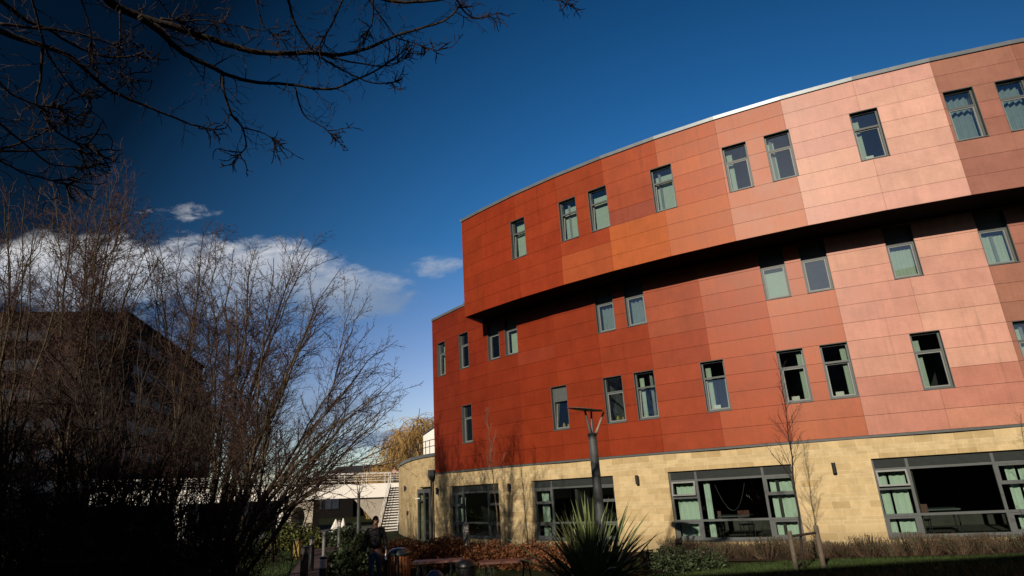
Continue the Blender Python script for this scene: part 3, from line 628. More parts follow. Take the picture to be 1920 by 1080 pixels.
# furniture seen through the wide panes
def cafe_table(ph, dr, label):
    p = P(ph, RM - dr); t = thing('cafe_table', label, 'table', (p.x, p.y, .21), R(ph), 'tables behind the wide ground floor windows')
    b = MB(); b.box(-.6, .6, -.38, .38, .70, .74); b.build('table_top', M['louvre'], t)
    for sx in (-.52, .52):
        for sy in (-.3, .3): b = MB(); b.tube([(sx, sy, 0), (sx, sy, .7)], .018, 8); b.build('leg', M['darkmetal'], t)
def cafe_chair(ph, dr, rz, label):
    p = P(ph, RM - dr); t = thing('chair', label, 'chair', (p.x, p.y, .21), R(ph) + rz, 'chairs behind the wide ground floor windows')
    b = MB(); b.box(-.21, .21, -.21, .21, .44, .47); b.build('seat', M['darkmetal'], t)
    b = MB(); b.box(-.2, .2, .19, .215, .62, .90); b.build('backrest', M['bench'], t)
    for sx in (-.18, .18):
        for sy in (-.18, .2): b = MB(); b.tube([(sx, sy, 0), (sx, sy, .45 if sy < 0 else .88)], .012, 6); b.build('leg', M['darkmetal'], t)
cafe_table(-31.4, 1.5, 'grey topped table behind the centre pane of the wide window left of the young tree')
cafe_table(-21.6, 1.5, 'grey topped table behind the large pane of the rightmost wide window')
cafe_table(-40.5, 1.6, 'grey topped table behind the window that the spiky plant covers')
cafe_chair(-32.3, 1.0, 0, 'leftmost chair behind the window left of the young tree')
cafe_chair(-30.6, 1.05, .5, 'turned chair right of the table behind the window left of the young tree')
cafe_chair(-22.4, .95, -.3, 'single turned chair beside the table in the rightmost wide window')
a_, c_2 = P(-31.9, RM - .6), P(-30.2, RM - .6); b = MB()
b.tube([Vector((a_.x + (c_2.x - a_.x) * i / 16, a_.y + (c_2.y - a_.y) * i / 16, 2.2 - 1.0 * (1 - (2 * i / 16 - 1) ** 2) - .1 * (i / 16))) for i in range(17)], .006, 6)
tag(b.build('hanging_cord', M['louvre']), 'thin pale cord hanging in a loop behind the window left of the young tree', 'cord')

# wall lights
def wall_light(phi, z, label, Rr=RS, pos=None, rz=None):
    p = P(phi, Rr) if pos is None else pos; rz = R(phi) if rz is None else rz
    t = thing('wall_light', label, 'wall light', (p.x, p.y, z), rz, 'black wall lights along the stone ground floor')
    b = MB(); b.box(-.05, .05, -.03, 0, -.08, .08); b.build('bracket', M['black'], t)
    b = MB(); b.lathe([(.055, -.16), (.06, -.155), (.06, .155), (.055, .16)], (0, -.1, 0), 16); b.build('shade', M['black'], t, smooth=False)
    return t
wall_light(-45.75, 2.34, 'black wall light between the shaded window and the window behind the spiky plant')
wall_light(-35.9, 2.34, 'black wall light on pale stone just right of the big lamp post')
wall_light(-25.75, 2.34, 'black wall light beside the staked young tree, rightmost of the wall lights')
wall_light(-54.75, 2.36, 'black wall light beside the grey downpipe at the panel corner')
# downpipe
pp = P(-55.5, RM + .12)
t = thing('downpipe', 'dark grey downpipe with a square hopper at the left corner of the red panels', 'downpipe', (pp.x, pp.y, 0))
b = MB(); b.tube([(0, 0, -.1), (0, 0, 2.95)], .055, 12); b.build('pipe', M['darkmetal'], t, smooth=True)
b = MB(); b.hexa([Vector(p) for p in ((-.07, -.07, 2.9), (.07, -.07, 2.9), (.07, .07, 2.9), (-.07, .07, 2.9), (-.15, -.13, 3.1), (.15, -.13, 3.1), (.15, .13, 3.1), (-.15, .13, 3.1))]); b.box(-.15, .15, -.13, .13, 3.1, 3.4); b.build('hopper', M['darkmetal'], t)

# ------------------------------------------------------------------ curved stone wing on the left
an = thing('stone_wing', 'low curved stone wing with glazed door left of the red panels', 'building', (-5.5, 34.5, 0))
ac = [(-4.35, 32.45), (-4.75, 32.85), (-5.3, 33.75), (-5.62, 34.4), (-6.2, 35.7), (-7.0, 38.2), (-7.8, 41.0), (-8.45, 43.6), (-9.0, 46.0)]
ATOP = CAMH + 1.78
def poly_wall(b, pts, z0, z1, th, uv0=0, skip=()):
    s = uv0
    for i in range(len(pts) - 1):
        A, B = Vector(pts[i]), Vector(pts[i + 1]); L = (B - A).length; t_ = (B - A) / L; n_ = Vector((-t_.y, t_.x))
        if i not in skip:
            uvf = lambda p: (s + (Vector((p.x, p.y)) - A).dot(t_), p.z)
            b.hexa([Vector((*A, z0)), Vector((*B, z0)), Vector((*(B - n_ * th), z0)), Vector((*(A - n_ * th), z0)), Vector((*A, z1)), Vector((*B, z1)), Vector((*(B - n_ * th), z1)), Vector((*(A - n_ * th), z1))], 0, None, uvf)
        s += L
b = MB(); poly_wall(b, ac, 2.6, ATOP - .16, .3); poly_wall(b, ac, -.8, 2.6, .3, skip=(1,2,))
b.hexa([Vector((-9.0, 46.0, -.8)), Vector((-6.5, 47.5, -.8)), Vector((-6.4, 47.2, -.8)), Vector((-8.7, 45.9, -.8)), Vector((-9.0, 46.0, ATOP - .16)), Vector((-6.5, 47.5, ATOP - .16)), Vector((-6.4, 47.2, ATOP - .16)), Vector((-8.7, 45.9, ATOP - .16))], 0, None, lambda p: (p.x, p.z))
w_ = bpart('wall', b, M['stone'], root=an)
b = MB()
for i in range(len(ac) - 1):
    A, B = Vector(ac[i]), Vector(ac[i + 1]); t_ = (B - A).normalized(); n_ = Vector((-t_.y, t_.x))
    b.hexa([Vector((*(A + n_ * .08), ATOP - .156)), Vector((*(B + n_ * .08), ATOP - .156)), Vector((*(B - n_ * .4), ATOP - .156)), Vector((*(A - n_ * .4), ATOP - .156)), Vector((*(A + n_ * .08), ATOP)), Vector((*(B + n_ * .08), ATOP)), Vector((*(B - n_ * .4), ATOP)), Vector((*(A - n_ * .4), ATOP))])
bpart('coping', b, M['coping'], root=an)
b = MB(); hh = .75
pts = [Vector((*Vector(p), 0)) for p in ac]
for zz in (.42, .75): b.tube([Vector((p.x + .35, p.y + .1, ATOP + zz)) for p in pts[:7]], .02, 6)
for k in range(7):
    p = pts[k]; b.tube([Vector((p.x + .35, p.y + .1, ATOP)), Vector((p.x + .35, p.y + .1, ATOP + .75))], .02, 6)
bpart('roof_rail', b, M['darkmetal'], root=an)
b = MB(); b.face([Vector((x, y, ATOP - .2)) for x, y in ac] + [Vector((3, 47, ATOP - .2)), Vector((3, 36, ATOP - .2))][:2]); bpart('roof', b, M['darkroof'], root=an)
# door bay
A, B = Vector(ac[1]), Vector(ac[3]); t_ = (B - A).normalized(); L = (B - A).length; mid = (A + B) / 2
b = MB(); rz = math.atan2(-t_.y, -t_.x)
for x0, x1, z0, z1 in ((-L / 2, -L / 2 + .07, 0, 2.6), (L / 2 - .07, L / 2, 0, 2.6), (-L / 2 + .07, L / 2 - .07, 2.4, 2.6), (-.04, .04, 0, 2.4), (-L / 2 + .07, -.04, 2.0, 2.08), (.04, L / 2 - .07, 0, .12), (-L / 2 + .07, -.04, 0, .12)): b.box(x0, x1, -.12, -.02, z0, z1)
d_ = b.build('door_frame', M['frame'], an, Vector((mid.x, mid.y, -.1)) - Vector(an.location), (0, 0, rz))
b = MB(); b.box(-L / 2 + .07, L / 2 - .07, -.075, -.065, .12, 2.4); b.build('pane', M['glass_low'], d_)
b = MB(); b.box(-L / 2 + .15, -.15, -.3, -.26, 2.12, 2.17); b.build('light_strip', mat('lit_strip', (.9, .9, .85), .5), d_)
b = MB(); b.box(-L / 2, L / 2, .5, .55, -.2, 2.7); b.build('lobby_wall', M['interior'], d_)
ap = Vector((-7.05, 38.35)); wall_light(0, 2.6, 'black wall light near the far left end of the curved stone wing', pos=ap, rz=R(-68))

# ------------------------------------------------------------------ white block, dark roof, willow behind
def simple_block(name, label, cat, loc, rz, sx, sy, h, m_, roof_m=None, roof_t=.25, over=.1):
    t = thing(name, label, cat, loc, rz); b = MB(); b.box(0, sx, 0, sy, -1, h); b.build('wall', m_, t)
    b = MB(); b.box(-over, sx + over, -over, sy + over, h, h + roof_t); b.build('roof', roof_m or m_, t); return t
p = at(794, 850, 52)
t = thing('white_block', 'white rendered block with a sloping top behind the curved stone wing', 'building', (p.x, p.y, 0))
za = at(794, 817, 52).z; b = MB()
b.hexa([Vector(q) for q in ((0, 0, -1), (7, -1.5, -1), (7.5, 4, -1), (.6, 5, -1), (0, 0, za), (7, -1.5, za + 4.0), (7.5, 4, za + 4.0), (.6, 5, za))]); b.build('wall', M['white'], t)
b = MB(); b.hexa([Vector(q) for q in ((-.1, -.1, za + .01), (7.1, -1.6, za + 4.01), (7.6, 4.1, za + 4.01), (.5, 5.1, za + .01), (-.1, -.1, za + .12), (7.1, -1.6, za + 4.12), (7.6, 4.1, za + 4.12), (.5, 5.1, za + .12))]); b.build('roof', M['darkroof'], t)
p0, p1 = at(617, 893, 92), at(742, 890, 88); ztop = at(640, 877, 92).z
t = thing('dark_roofed_building', 'long low building with a black pitched roof beyond the white footbridge', 'building', (p0.x - 4, p0.y, 0))
b = MB(); b.box(0, 26, 0, 10, -1, p0.z); b.build('wall', M['backing'], t)
b = MB(); hx = ztop - p0.z + .2
b.hexa([Vector(q) for q in ((3.6, -.5, p0.z), (27, -.5, p0.z), (27, 10.5, p0.z), (3.6, 10.5, p0.z), (4.9, .8, p0.z + hx), (27, .8, p0.z + hx), (27, 6, p0.z + hx), (4.9, 6, p0.z + hx))]); b.build('roof', M['darkroof'], t)
# glazed ground floor seen under the bridge
p = at(380, 985, 82); t = thing('glazed_block', 'dark glazed low building in shade beneath and beyond the footbridge', 'building', (-82, 90, 0))
b = MB(); b.box(0, 58, 0, 8, -1.2, 4.3); b.build('wall', M['backing'], t)
for i in range(11):
    f = MB(); x0 = 30 + i * 2.4
    f.box(x0, x0 + 2.1, -.12, .02, .6, .75); f.box(x0, x0 + 2.1, -.12, .02, 2.3, 2.42); f.box(x0, x0 + .1, -.12, .02, .75, 2.3); f.box(x0 + 2.0, x0 + 2.1, -.12, .02, .75, 2.3); f.box(x0 + 1, x0 + 1.1, -.12, .02, .75, 2.3)
    w_ = f.build('window', M['facade_grey'], t); g = MB(); g.box(x0 + .1, x0 + 2.0, -.06, -.03, .75, 2.3); g.build('pane', M['farwin'], w_)

# dark concrete block behind the trees on the left
c0, c1 = at(120, 520, 30), at(385, 690, 50)
def slab_block():
    ht = 26.0
    pl = [atz(60, 470, ht), atz(240, 590, ht), atz(381, 690, ht)]
    A = pl[1]; B = pl[2]; d = (B - A); d.z = 0; d.normalize(); L = (B - A); L.z = 0; L = L.length
    t = thing('office_block', 'tall dark concrete office block with bands of blue windows behind the bare trees', 'building', (A.x, A.y, 0), math.atan2(d.y, d.x))
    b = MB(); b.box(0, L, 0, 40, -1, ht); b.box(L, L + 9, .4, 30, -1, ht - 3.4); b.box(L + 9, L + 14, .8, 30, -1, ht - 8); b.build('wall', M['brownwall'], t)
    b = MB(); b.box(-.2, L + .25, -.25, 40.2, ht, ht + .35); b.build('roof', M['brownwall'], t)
    for lv in range(6):
        z = ht - 3.4 - lv * 3.6
        for i in range(5):
            y = .8 + i * 7.6; f = MB(); f.box(-.08, -.004, y, y + 6.8, z, z + .1); f.box(-.08, -.004, y, y + 6.8, z + 1.4, z + 1.5); f.box(-.08, -.004, y, y + .1, z + .1, z + 1.4); f.box(-.08, -.004, y + 6.7, y + 6.8, z + .1, z + 1.4)
            w = f.build('window', M['facade_grey'], t); g = MB(); g.box(-.05, -.01, y + .1, y + 6.7, z + .1, z + 1.4); g.build('pane', M['farwin'], w)
        n = int((L + 4) // 4.1)
        for i in range(n):
            x = L + 4.6 - (i + 1) * 4.1; y = 0 if x < L - 2.8 else (.4 if x > L else 0)
            if y == 0 and x + 3.8 > L: continue
            if z + 1.5 > ht - 2.8 and x > L: continue
            f = MB(); f.box(x, x + 3.8, y - .08, y - .004, z, z + .1); f.box(x, x + 3.8, y - .08, y - .004, z + 1.4, z + 1.5); f.box(x, x + .08, y - .08, y - .004, z + .1, z + 1.4); f.box(x + 3.72, x + 3.8, y - .08, y - .004, z + .1, z + 1.4)
            w = f.build('window', M['facade_grey'], t); g = MB(); g.box(x + .08, x + 3.72, y - .05, y - .01, z + .1, z + 1.4); g.build('pane', M['farwin'], w)
slab_block()

# ------------------------------------------------------------------ footbridge
BYl, BYr = 57.0, 59.5
_pl, _pr = at(300, 919.5, BYl), at(745, 905, BYr)
b0 = Vector((_pl.x - 6, _pl.y - .6)); b1 = Vector((_pr.x, _pr.y)); bd = (b1 - b0).normalized(); b1 = b1 + bd * 5; BL = (b1 - b0).length
DZ = _pr.z; BSL = -(_pl.z - _pr.z) / (Vector((_pr.x - _pl.x, _pr.y - _pl.y)).length)
br = thing('footbridge', 'white painted concrete footbridge with a metal railing crossing behind the trees', 'bridge', (b0.x, b0.y, -BSL * (BL - 5)), math.atan2(bd.y, bd.x)); br.rotation_mode = 'ZYX' if False else 'XYZ'; br.rotation_euler = (0, -math.atan(BSL), math.atan2(bd.y, bd.x))
b = MB(); b.box(0, BL, -.25, 0, DZ - 1.2, DZ); b.box(0, BL, -3.6, -3.35, DZ - 1.2, DZ) ; bq = b
b.v, b.f, b.mi, b.uv, b.col = [], [], [], [], []
b.box(0, BL, 0, .3, DZ - 1.22, DZ); b.box(0, BL, 3.2, 3.5, DZ - 1.22, DZ); b.build('fascia', M['white'], br)
b = MB(); b.box(0, BL, .3, 3.2, DZ - .9, DZ - .25); b.build('deck', M['beige'], br)
def rail(y):
    b = MB()
    for zz, r_ in ((.95, .028), (.72, .014), (.5, .014), (.28, .014)): b.tube([(x, y, DZ + zz) for x in np.linspace(0, BL, 8)], r_, 6)
    x = .5
    while x < BL: b.tube([(x, y, DZ), (x, y, DZ + .95)], .028, 6); x += 2.1
    b.build('railing', M['white'], br)
rail(.15); rail(3.35)
def bl(px, py, z):       # pixel on the bridge's front face -> distance along it
    d = ray(px, py); n_ = Vector((-bd.y, bd.x)); tt = (b0.dot(n_)) / (d.x * n_.x + d.y * n_.y); q = Vector((d.x * tt, d.y * tt)); return (q - b0).dot(bd), d.z * tt + CAMH
s1, _ = bl(524, 960, 0); s3, _ = bl(722, 960, 0)
b = MB(); b.box(s1 - .3, s1 + .3, .1, 3.3, -2.2, DZ - 1.23); b.build('pier', M['white'], br)
# pier with a rounded opening
b = MB(); x0, x1 = s1 + .65, s1 + 2.9; zc, rr = DZ - 2.75, .85; cxm = s1 + 1.6
for y in (.1,):
    n = 24; zb, zt = -1.2, DZ - 1.23; out = []; inn = []
    for i in range(n):
        a = 2 * math.pi * i / n; ca_, sa_ = math.cos(a), math.sin(a)
        inn.append((cxm + .6 * ca_, zc + .95 * sa_)); k = min((x1 - cxm if ca_ > 0 else cxm - x0) / max(abs(ca_), 1e-3), (zt - zc if sa_ > 0 else zc - zb) / max(abs(sa_), 1e-3)); out.append((cxm + ca_ * k, zc + sa_ * k))
    for i in range(n):
        j = (i + 1) % n
        for (yy) in (y, y + 2.9): b.face([Vector((inn[i][0], yy, inn[i][1])), Vector((inn[j][0], yy, inn[j][1])), Vector((out[j][0], yy, out[j][1])), Vector((out[i][0], yy, out[i][1]))])
        b.face([Vector((inn[i][0], y, inn[i][1])), Vector((inn[i][0], y + 2.9, inn[i][1])), Vector((inn[j][0], y + 2.9, inn[j][1])), Vector((inn[j][0], y, inn[j][1]))])
b.build('pier', M['beige'], br)
sL, _ = bl(330, 960, 0); b = MB(); b.hexa([Vector(q) for q in ((sL + .5, .4, -2.2), (sL + 1.2, .4, -2.2), (sL + 1.2, 3.1, -2.2), (sL + .5, 3.1, -2.2), (sL - .6, .3, DZ - 1.23), (sL + .6, .3, DZ - 1.23), (sL + .6, 3.2, DZ - 1.23), (sL - .6, 3.2, DZ - 1.23))]); b.build('pier', M['white'], br)
# inverted wedge support
b = MB(); w1, w2 = s3 - 3.0, s3 + 3.5; zt = DZ - 1.23
b.hexa([Vector(q) for q in ((s3 - .3, 1.2, -1), (s3 + .8, 1.2, -1), (s3 + .8, 2.2, -1), (s3 - .3, 2.2, -1), (w1, .3, zt), (w2, .3, zt), (w2, 3.2, zt), (w1, 3.2, zt))]); b.build('pier', M['beige'], br)
# stairs
st = thing('staircase', 'white outdoor steps with handrails climbing to the footbridge beside the stone wing', 'stairs', (-10.6, 50.0, -.6), R(3))
b = MB()
for i in range(19):
    b.box(-.65, .65, i * .3, i * .3 + .32, i * .19, i * .19 + .05); b.box(-.65, .65, i * .3 + .28, i * .3 + .30, i * .19 - .14, i * .19)
b.build('treads', M['white'], st)
b = MB()
for x in (-.7, .66): b.hexa([Vector(q) for q in ((x, 0, -.2), (x + .04, 0, -.2), (x + .04, 5.7, 3.3), (x, 5.7, 3.3), (x, 0, .12), (x + .04, 0, .12), (x + .04, 5.7, 3.72), (x, 5.7, 3.72))])
b.build('stringer', M['darkmetal'], st)
for x in (-.7, .7):
    b = MB(); 
    for hz in (.5, .95): b.tube([(x, -.2, hz), (x, 5.7, 3.6 + hz)], .025, 6)
    for i in range(6): y = i * 1.14; b.tube([(x, y, y * .63), (x, y, y * .63 + .95)], .022, 6)
    b.build('handrail', M['white'], st)

# ------------------------------------------------------------------ big tree generator
class Tree:
    def __init__(s, seed): s.r = random.Random(seed); s.tr = MB(); s.tw = MB(); s.cnt = 0
    def rv(s, a): r_ = s.r; return Vector((r_.uniform(-a, a), r_.uniform(-a, a), r_.uniform(-a, a)))
    def path(s, p, d, L, n, wig, up=0.0):
        pts = [p.copy()]; d = d.normalized(); st = L / n
        for i in range(n):
            d = (d + s.rv(wig) + Vector((0, 0, up))).normalized(); pts.append(pts[-1] + d * st)
        return pts
    def dev(s, d, a0, a1, up=.0):
        ax = d.cross(s.rv(1)); 
        if ax.length < 1e-3: ax = Vector((1, 0, 0))
        q = Matrix.Rotation(s.r.uniform(a0, a1), 3, ax.normalized()) @ d; q.z += up; return q.normalized()
    def sub(s, pts, r0, r1, spacing, L0, lvl, a0, a1, up, start=.25, wig=.12, rmin=.003, short=.3, Lmax=9):
        # side branches along a polyline
        seg = [(pts[i + 1] - pts[i]).length for i in range(len(pts) - 1)]; tot = sum(seg); x = tot * start
        while x < tot * .98:
            acc = 0
            for i, l in enumerate(seg):
                if acc + l >= x: break
                acc += l
            u = (x - acc) / l; p = pts[i].lerp(pts[i + 1], u); d = (pts[i + 1] - pts[i]).normalized(); f = x / tot
            L = min(Lmax, L0 * (1 - (1 - short) * f) * s.r.uniform(.55, 1.3)); rad = max(rmin, (r0 + (r1 - r0) * f) * s.r.uniform(.4, .65))
            nd = s.dev(d, a0, a1, up); n = 3 if lvl <= 1 else 5
            q = s.path(p, nd, L, n, wig, up * .35)
            mb = s.tw if rad < .014 else s.tr
            mb.tube(q, [max(rmin * .6, rad * (1 - .75 * j / n)) for j in range(n + 1)], 3 if rad < .01 else 5, cap=False); s.cnt += 1
            if lvl > 1: s.sub(q, rad, rad * .3, spacing * .62, L * .5, lvl - 1, a0, a1, up, .15, wig, rmin, short)
            x += spacing * s.r.uniform(.6, 1.4)
    def stem(s, p0, p1, bulge, r0, r1, n=9, wig=.05):
        a = Vector(p0); c = Vector(p1); L = (c - a).length; mid = (a + c) / 2 + Vector(bulge)
        pts = []
        for i in range(n + 1):
            t_ = i / n; q = a * (1 - t_) ** 2 + mid * 2 * t_ * (1 - t_) + c * t_ * t_
            if 0 < i: q = q + s.rv(wig * L * .12)
            pts.append(q)
        s.tr.tube(pts, [r0 + (r1 - r0) * (i / n) ** .8 for i in range(n + 1)], 7, cap=False)
        return pts
    def done(s, name, label, cat, base, mats, group=None, kind_names=('trunk', 'crown')):
        t = thing(name, label, cat, base, 0, group)
        o = s.tr.build(kind_names[0], mats[0], t, -Vector(base), smooth=True); o2 = s.tw.build(kind_names[1], mats[1], t, -Vector(base)); return t

G_LEFT = 'bare trees and thicket on the left'
# the fan shaped multi-stemmed tree
def fan_tree(name, seed, basepx, Y, tips, label, mats, r0=.09, spread=.25, spacing=.215, L0=2.3, lvl=3, gsub=.0, dY=2.2, zg=0, rmin=.005):
    T = Tree(seed); bp = atz(basepx[0], basepx[1], zg) if Y is None else at(basepx[0], basepx[1], Y); bp.z = ground_z(bp.x, bp.y) - .1
    stems = []; prim = list(tips)[::2]; sec = list(tips)[1::2] + [(x + T.r.uniform(-50, 50), y + T.r.uniform(5, 95)) for x, y in list(tips) * 2]
    for q_, (tx, ty) in enumerate(prim + sec):
        tip = at(tx, ty, bp.y + T.r.uniform(-dY, dY))
        if q_ < len(prim):
            b0_ = bp + Vector((T.r.uniform(-spread, spread), T.r.uniform(-spread, spread), 0)); rr = r0 * T.r.uniform(.8, 1.25)
        else:
            st_ = min(stems, key=lambda k_: (k_[0][-1] - tip).length * T.r.uniform(.7, 1.4)); k_ = T.r.randint(2, 6); b0_ = st_[0][k_].copy(); rr = st_[1] * (1 - .09 * k_) * .62
        hz = tip - b0_; L = hz.length; sw = T.r.uniform(-.1, .1); bulge = Vector((-hz.x * (.16 + sw), -hz.y * .12, hz.z * .08))
        pts = T.stem(b0_, tip, bulge, rr, .007, 9, .09)
        stems.append((pts, rr))
        T.sub(pts, rr * .6, .012, spacing, L0 * (L / 9) ** .7, lvl, R(18), R(62), .05, .30 if q_ < len(prim) else .12, .17, rmin, .35)
    return T.done(name, label, 'tree', tuple(bp), mats, G_LEFT), T.cnt
tot = 0
_, c_ = fan_tree('bare_tree', 28, (-150, 950), 16.0, [(-200, 250), (-120, 300), (-60, 350), (10, 420), (-250, 300), (-180, 400), (40, 500), (-100, 420)],
    'tall bare tree mostly outside the left edge with only its right hand twigs in view', (M['bark_olive'], M['twig']), r0=.06, L0=2.2, spacing=.42); tot += c_
_, c_ = fan_tree('bare_tree', 30, (-420, 950), 17.0, [(-520, 180), (-440, 150), (-380, 170), (-320, 220), (-560, 260), (-300, 300), (-460, 240), (-350, 260)],
    'tall bare tree outside the left edge that streaks the stone wing with shadow', (M['bark_olive'], M['twig']), r0=.07, L0=2.0, spacing=.6); tot += c_
_, c_ = fan_tree('bare_tree', 29, (-20, 960), 20.0, [(-20, 430), (50, 440), (-80, 420), (110, 470), (150, 540), (-120, 480)],
    'bare tree standing deepest in the thicket at the far left', (M['bark_olive'], M['twig']), r0=.06, L0=2.4, spacing=.42); tot += c_
_, c_ = fan_tree('bare_tree', 21, (402, 985), 15.5, [(742, 638), (690, 560), (640, 498), (603, 432), (560, 470), (520, 440), (480, 470), (700, 655), (735, 762), (655, 730), (440, 470), (400, 455), (600, 560), (690, 700), (560, 640), (370, 500), (748, 700), (660, 620), (722, 792), (640, 800), (690, 745), (650, 690), (480, 600)],
    'fan shaped bare tree with many stems leaning right over the white footbridge', (M['bark_olive'], M['twig']), r0=.085, L0=2.3); tot += c_
_, c_ = fan_tree('bare_tree', 22, (300, 1000), 17.0, [(385, 418), (340, 430), (300, 440), (262, 420), (420, 560), (240, 520), (360, 600), (310, 540)],
    'tall narrow bare tree between the fan shaped tree and the thicket', (M['bark_olive'], M['twig']), r0=.06, L0=2.2); tot += c_
_, c_ = fan_tree('bare_tree', 23, (120, 1010), 15.5, [(228, 302), (205, 345), (170, 345), (240, 360), (130, 350), (95, 340), (185, 420), (290, 440), (255, 500), (300, 560)],
    'tall bare tree whose pale topmost shoot stands above the others on the left', (M['bark_olive'], M['twig']), r0=.06, L0=2.1, rmin=.005); tot += c_
_, c_ = fan_tree('bare_tree', 24, (8, 950), 12.5, [(75, 345), (50, 372), (20, 350), (100, 420), (-30, 350), (-70, 420), (130, 500), (40, 480)],
    'bare tree at the far left edge with a sunlit lower trunk', (M['bark_olive'], M['twig']), r0=.038, L0=1.6, rmin=.0042); tot += c_
_, c_ = fan_tree('bare_tree', 26, (210, 1040), 10.5, [(60, 640), (120, 600), (180, 600), (240, 590), (290, 620), (330, 660), (380, 700), (20, 680), (340, 760), (150, 700)],
    'low dense bare shrub filling the dark ground beneath the left trees', (M['bark'], M['twig_dark']), r0=.035, L0=1.3, spacing=.2); tot += c_
def brush(px, Y, pxtop, n, w, seed, label, m_):
    T = Tree(seed); c = at(px, 1000, Y); c.z = ground_z(c.x, Y); top = at(px, pxtop, Y).z - c.z
    for i in range(n):
        p = c + Vector((T.r.gauss(0, w * .5), T.r.gauss(0, .5), 0)); h = top * T.r.uniform(.35, 1.0); q = T.path(p, Vector((T.r.uniform(-.45, .45), T.r.uniform(-.4, .4), 1)), h, 6, .14, .02); r_ = T.r.uniform(.006, .014)
        T.tr.tube(q, [r_ * (1 - .8 * j / 6) for j in range(7)], 3, cap=False)
        for j in range(9):
            k_ = T.r.randint(1, 5); d = T.dev(q[k_ + 1] - q[k_], R(25), R(75)); s_ = T.path(q[k_], d, T.r.uniform(.3, .9), 3, .25); T.tw.tube(s_, .0048, 3, cap=False)
            for _ in range(2): T.tw.tube(T.path(s_[T.r.randint(1, 2)], T.dev(d, R(25), R(70)), T.r.uniform(.12, .4), 2, .2), .004, 3, cap=False)
    return T.done('thicket_shrub', label, 'shrub', tuple(c), m_, 'dense shrubs at the foot of the left trees', ('stems', 'twigs'))
brush(70, 9.5, 700, 230, 1.6, 101, 'dense dark leafless shrub at the left edge below the tall trees', (M['bark'], M['twig_dark']))
brush(210, 10.5, 640, 280, 1.8, 102, 'tallest dense leafless shrub in the middle of the dark thicket', (M['bark'], M['twig_dark']))
brush(300, 10.0, 800, 220, 1.3, 103, 'low reddish leafless shrub in front of the dark thicket', (M['twig'], M['twig']))
# slender tree with stakes in front of the bridge
def slender(name, seed, base, Y, top, side, label, mats, r0=.05, group=None, lvl=3, L0=1.6, spacing=.3, start=.35, a=(28, 60), zoff=-.05, up=.08):
    T = Tree(seed); bp = at(base[0], base[1], Y); bp.z = ground_z(bp.x, bp.y) + zoff; tip = at(top[0], top[1], Y)
    pts = T.stem(bp, tip, (side, 0, 0), r0, .006, 11, .04)
    T.sub(pts, r0 * .7, .008, spacing, L0, lvl, R(a[0]), R(a[1]), up, start, .13, .0042, .3)
    return T.done(name, label, 'tree', tuple(bp), mats, group)
slender('bare_tree', 31, (514, 1000), 27, (520, 780), 0, 'slender bare tree held by crossed stakes in front of the white bridge pier', (M['bark'], M['twig_dark']), r0=.09, L0=3.2, spacing=.3, start=.3, group='young staked trees')
slender('bare_tree', 32, (450, 1010), 23, (470, 800), 0, 'thin bare tree just left of the staked tree before the bridge', (M['bark'], M['twig_dark']), r0=.07, L0=2.6, spacing=.35, start=.3, group='young staked trees')
slender('young_tree', 33, (937, 1010), 25.0, (912, 765), 0, 'young pale stemmed tree in front of the shaded stone window', (M['twig_grey'], M['twig_grey']), r0=.035, L0=1.4, lvl=2, spacing=.16, start=.4, a=(22, 45), up=.12, group='young staked trees')
slender('young_tree', 34, (1505, 1057), 16.5, (1462, 690), .05, 'young bare tree tied to a timber post in front of the stone wall', (M['bark'], M['twig_dark']), r0=.036, L0=1.25, lvl=2, spacing=.115, start=.36, a=(22, 50), up=.12, group='young staked trees')
slender('young_tree', 35, (2010, 1060), 15.0, (1950, 640), 0, 'young bare tree at the right edge with twigs crossing the panels with painted pink sheen', (M['bark'], M['twig_dark']), r0=.035, L0=1.1, lvl=2, spacing=.2, start=.35, a=(40, 75), group='young staked trees')
for px in (505, 516, 527):
    p = at(px, 1008, 27); b = MB(); p.z = ground_z(p.x, p.y)
tp = at(514, 1008, 27); zg = ground_z(tp.x, tp.y)
t = thing('tree_stakes', 'three dark stakes with a cross bar round the slender tree by the bridge', 'tree stakes', (tp.x, tp.y, zg))
for dx, dy in ((-.4, 0), (.4, 0), (0, .4)):
    b = MB(); b.tube([(dx, dy, -.1), (-dx * .5, -dy * .5, 2.2)], .035, 6); b.build('stake', M['bark'], t)
b = MB(); b.tube([(-.36, 0, .45), (.36, 0, .45)], .025, 6); b.build('cross_bar', M['bark'], t)
# timber posts of the right hand tree
p0 = at(1492, 1062, 16.35); p1 = at(1543, 1056, 16.6); z0 = ground_z(p0.x, p0.y)
t = thing('tree_support', 'two weathered timber posts joined by a rail beside the young tree on the right', 'tree support', (p0.x, p0.y, z0))
zt0 = at(1488, 995, 16.35).z - z0; zt1 = at(1541, 984, 16.6).z - z0; dx = p1 - p0
b = MB(); b.tube([(0, 0, -.1), (0, 0, zt0 * .97), (0, 0, zt0)], [.055, .055, .045], 10); b.build('post', M['oldwood'], t)
b = MB(); b.tube([(dx.x, dx.y, -.1), (dx.x, dx.y, zt1 * .97), (dx.x, dx.y, zt1)], [.06, .06, .04], 10); b.build('post', M['oldwood'], t)
b = MB(); b.tube([(0, 0, zt0 * .86), (dx.x, dx.y, zt1 * .82)], .03, 8); b.build('rail', M['bark'], t)

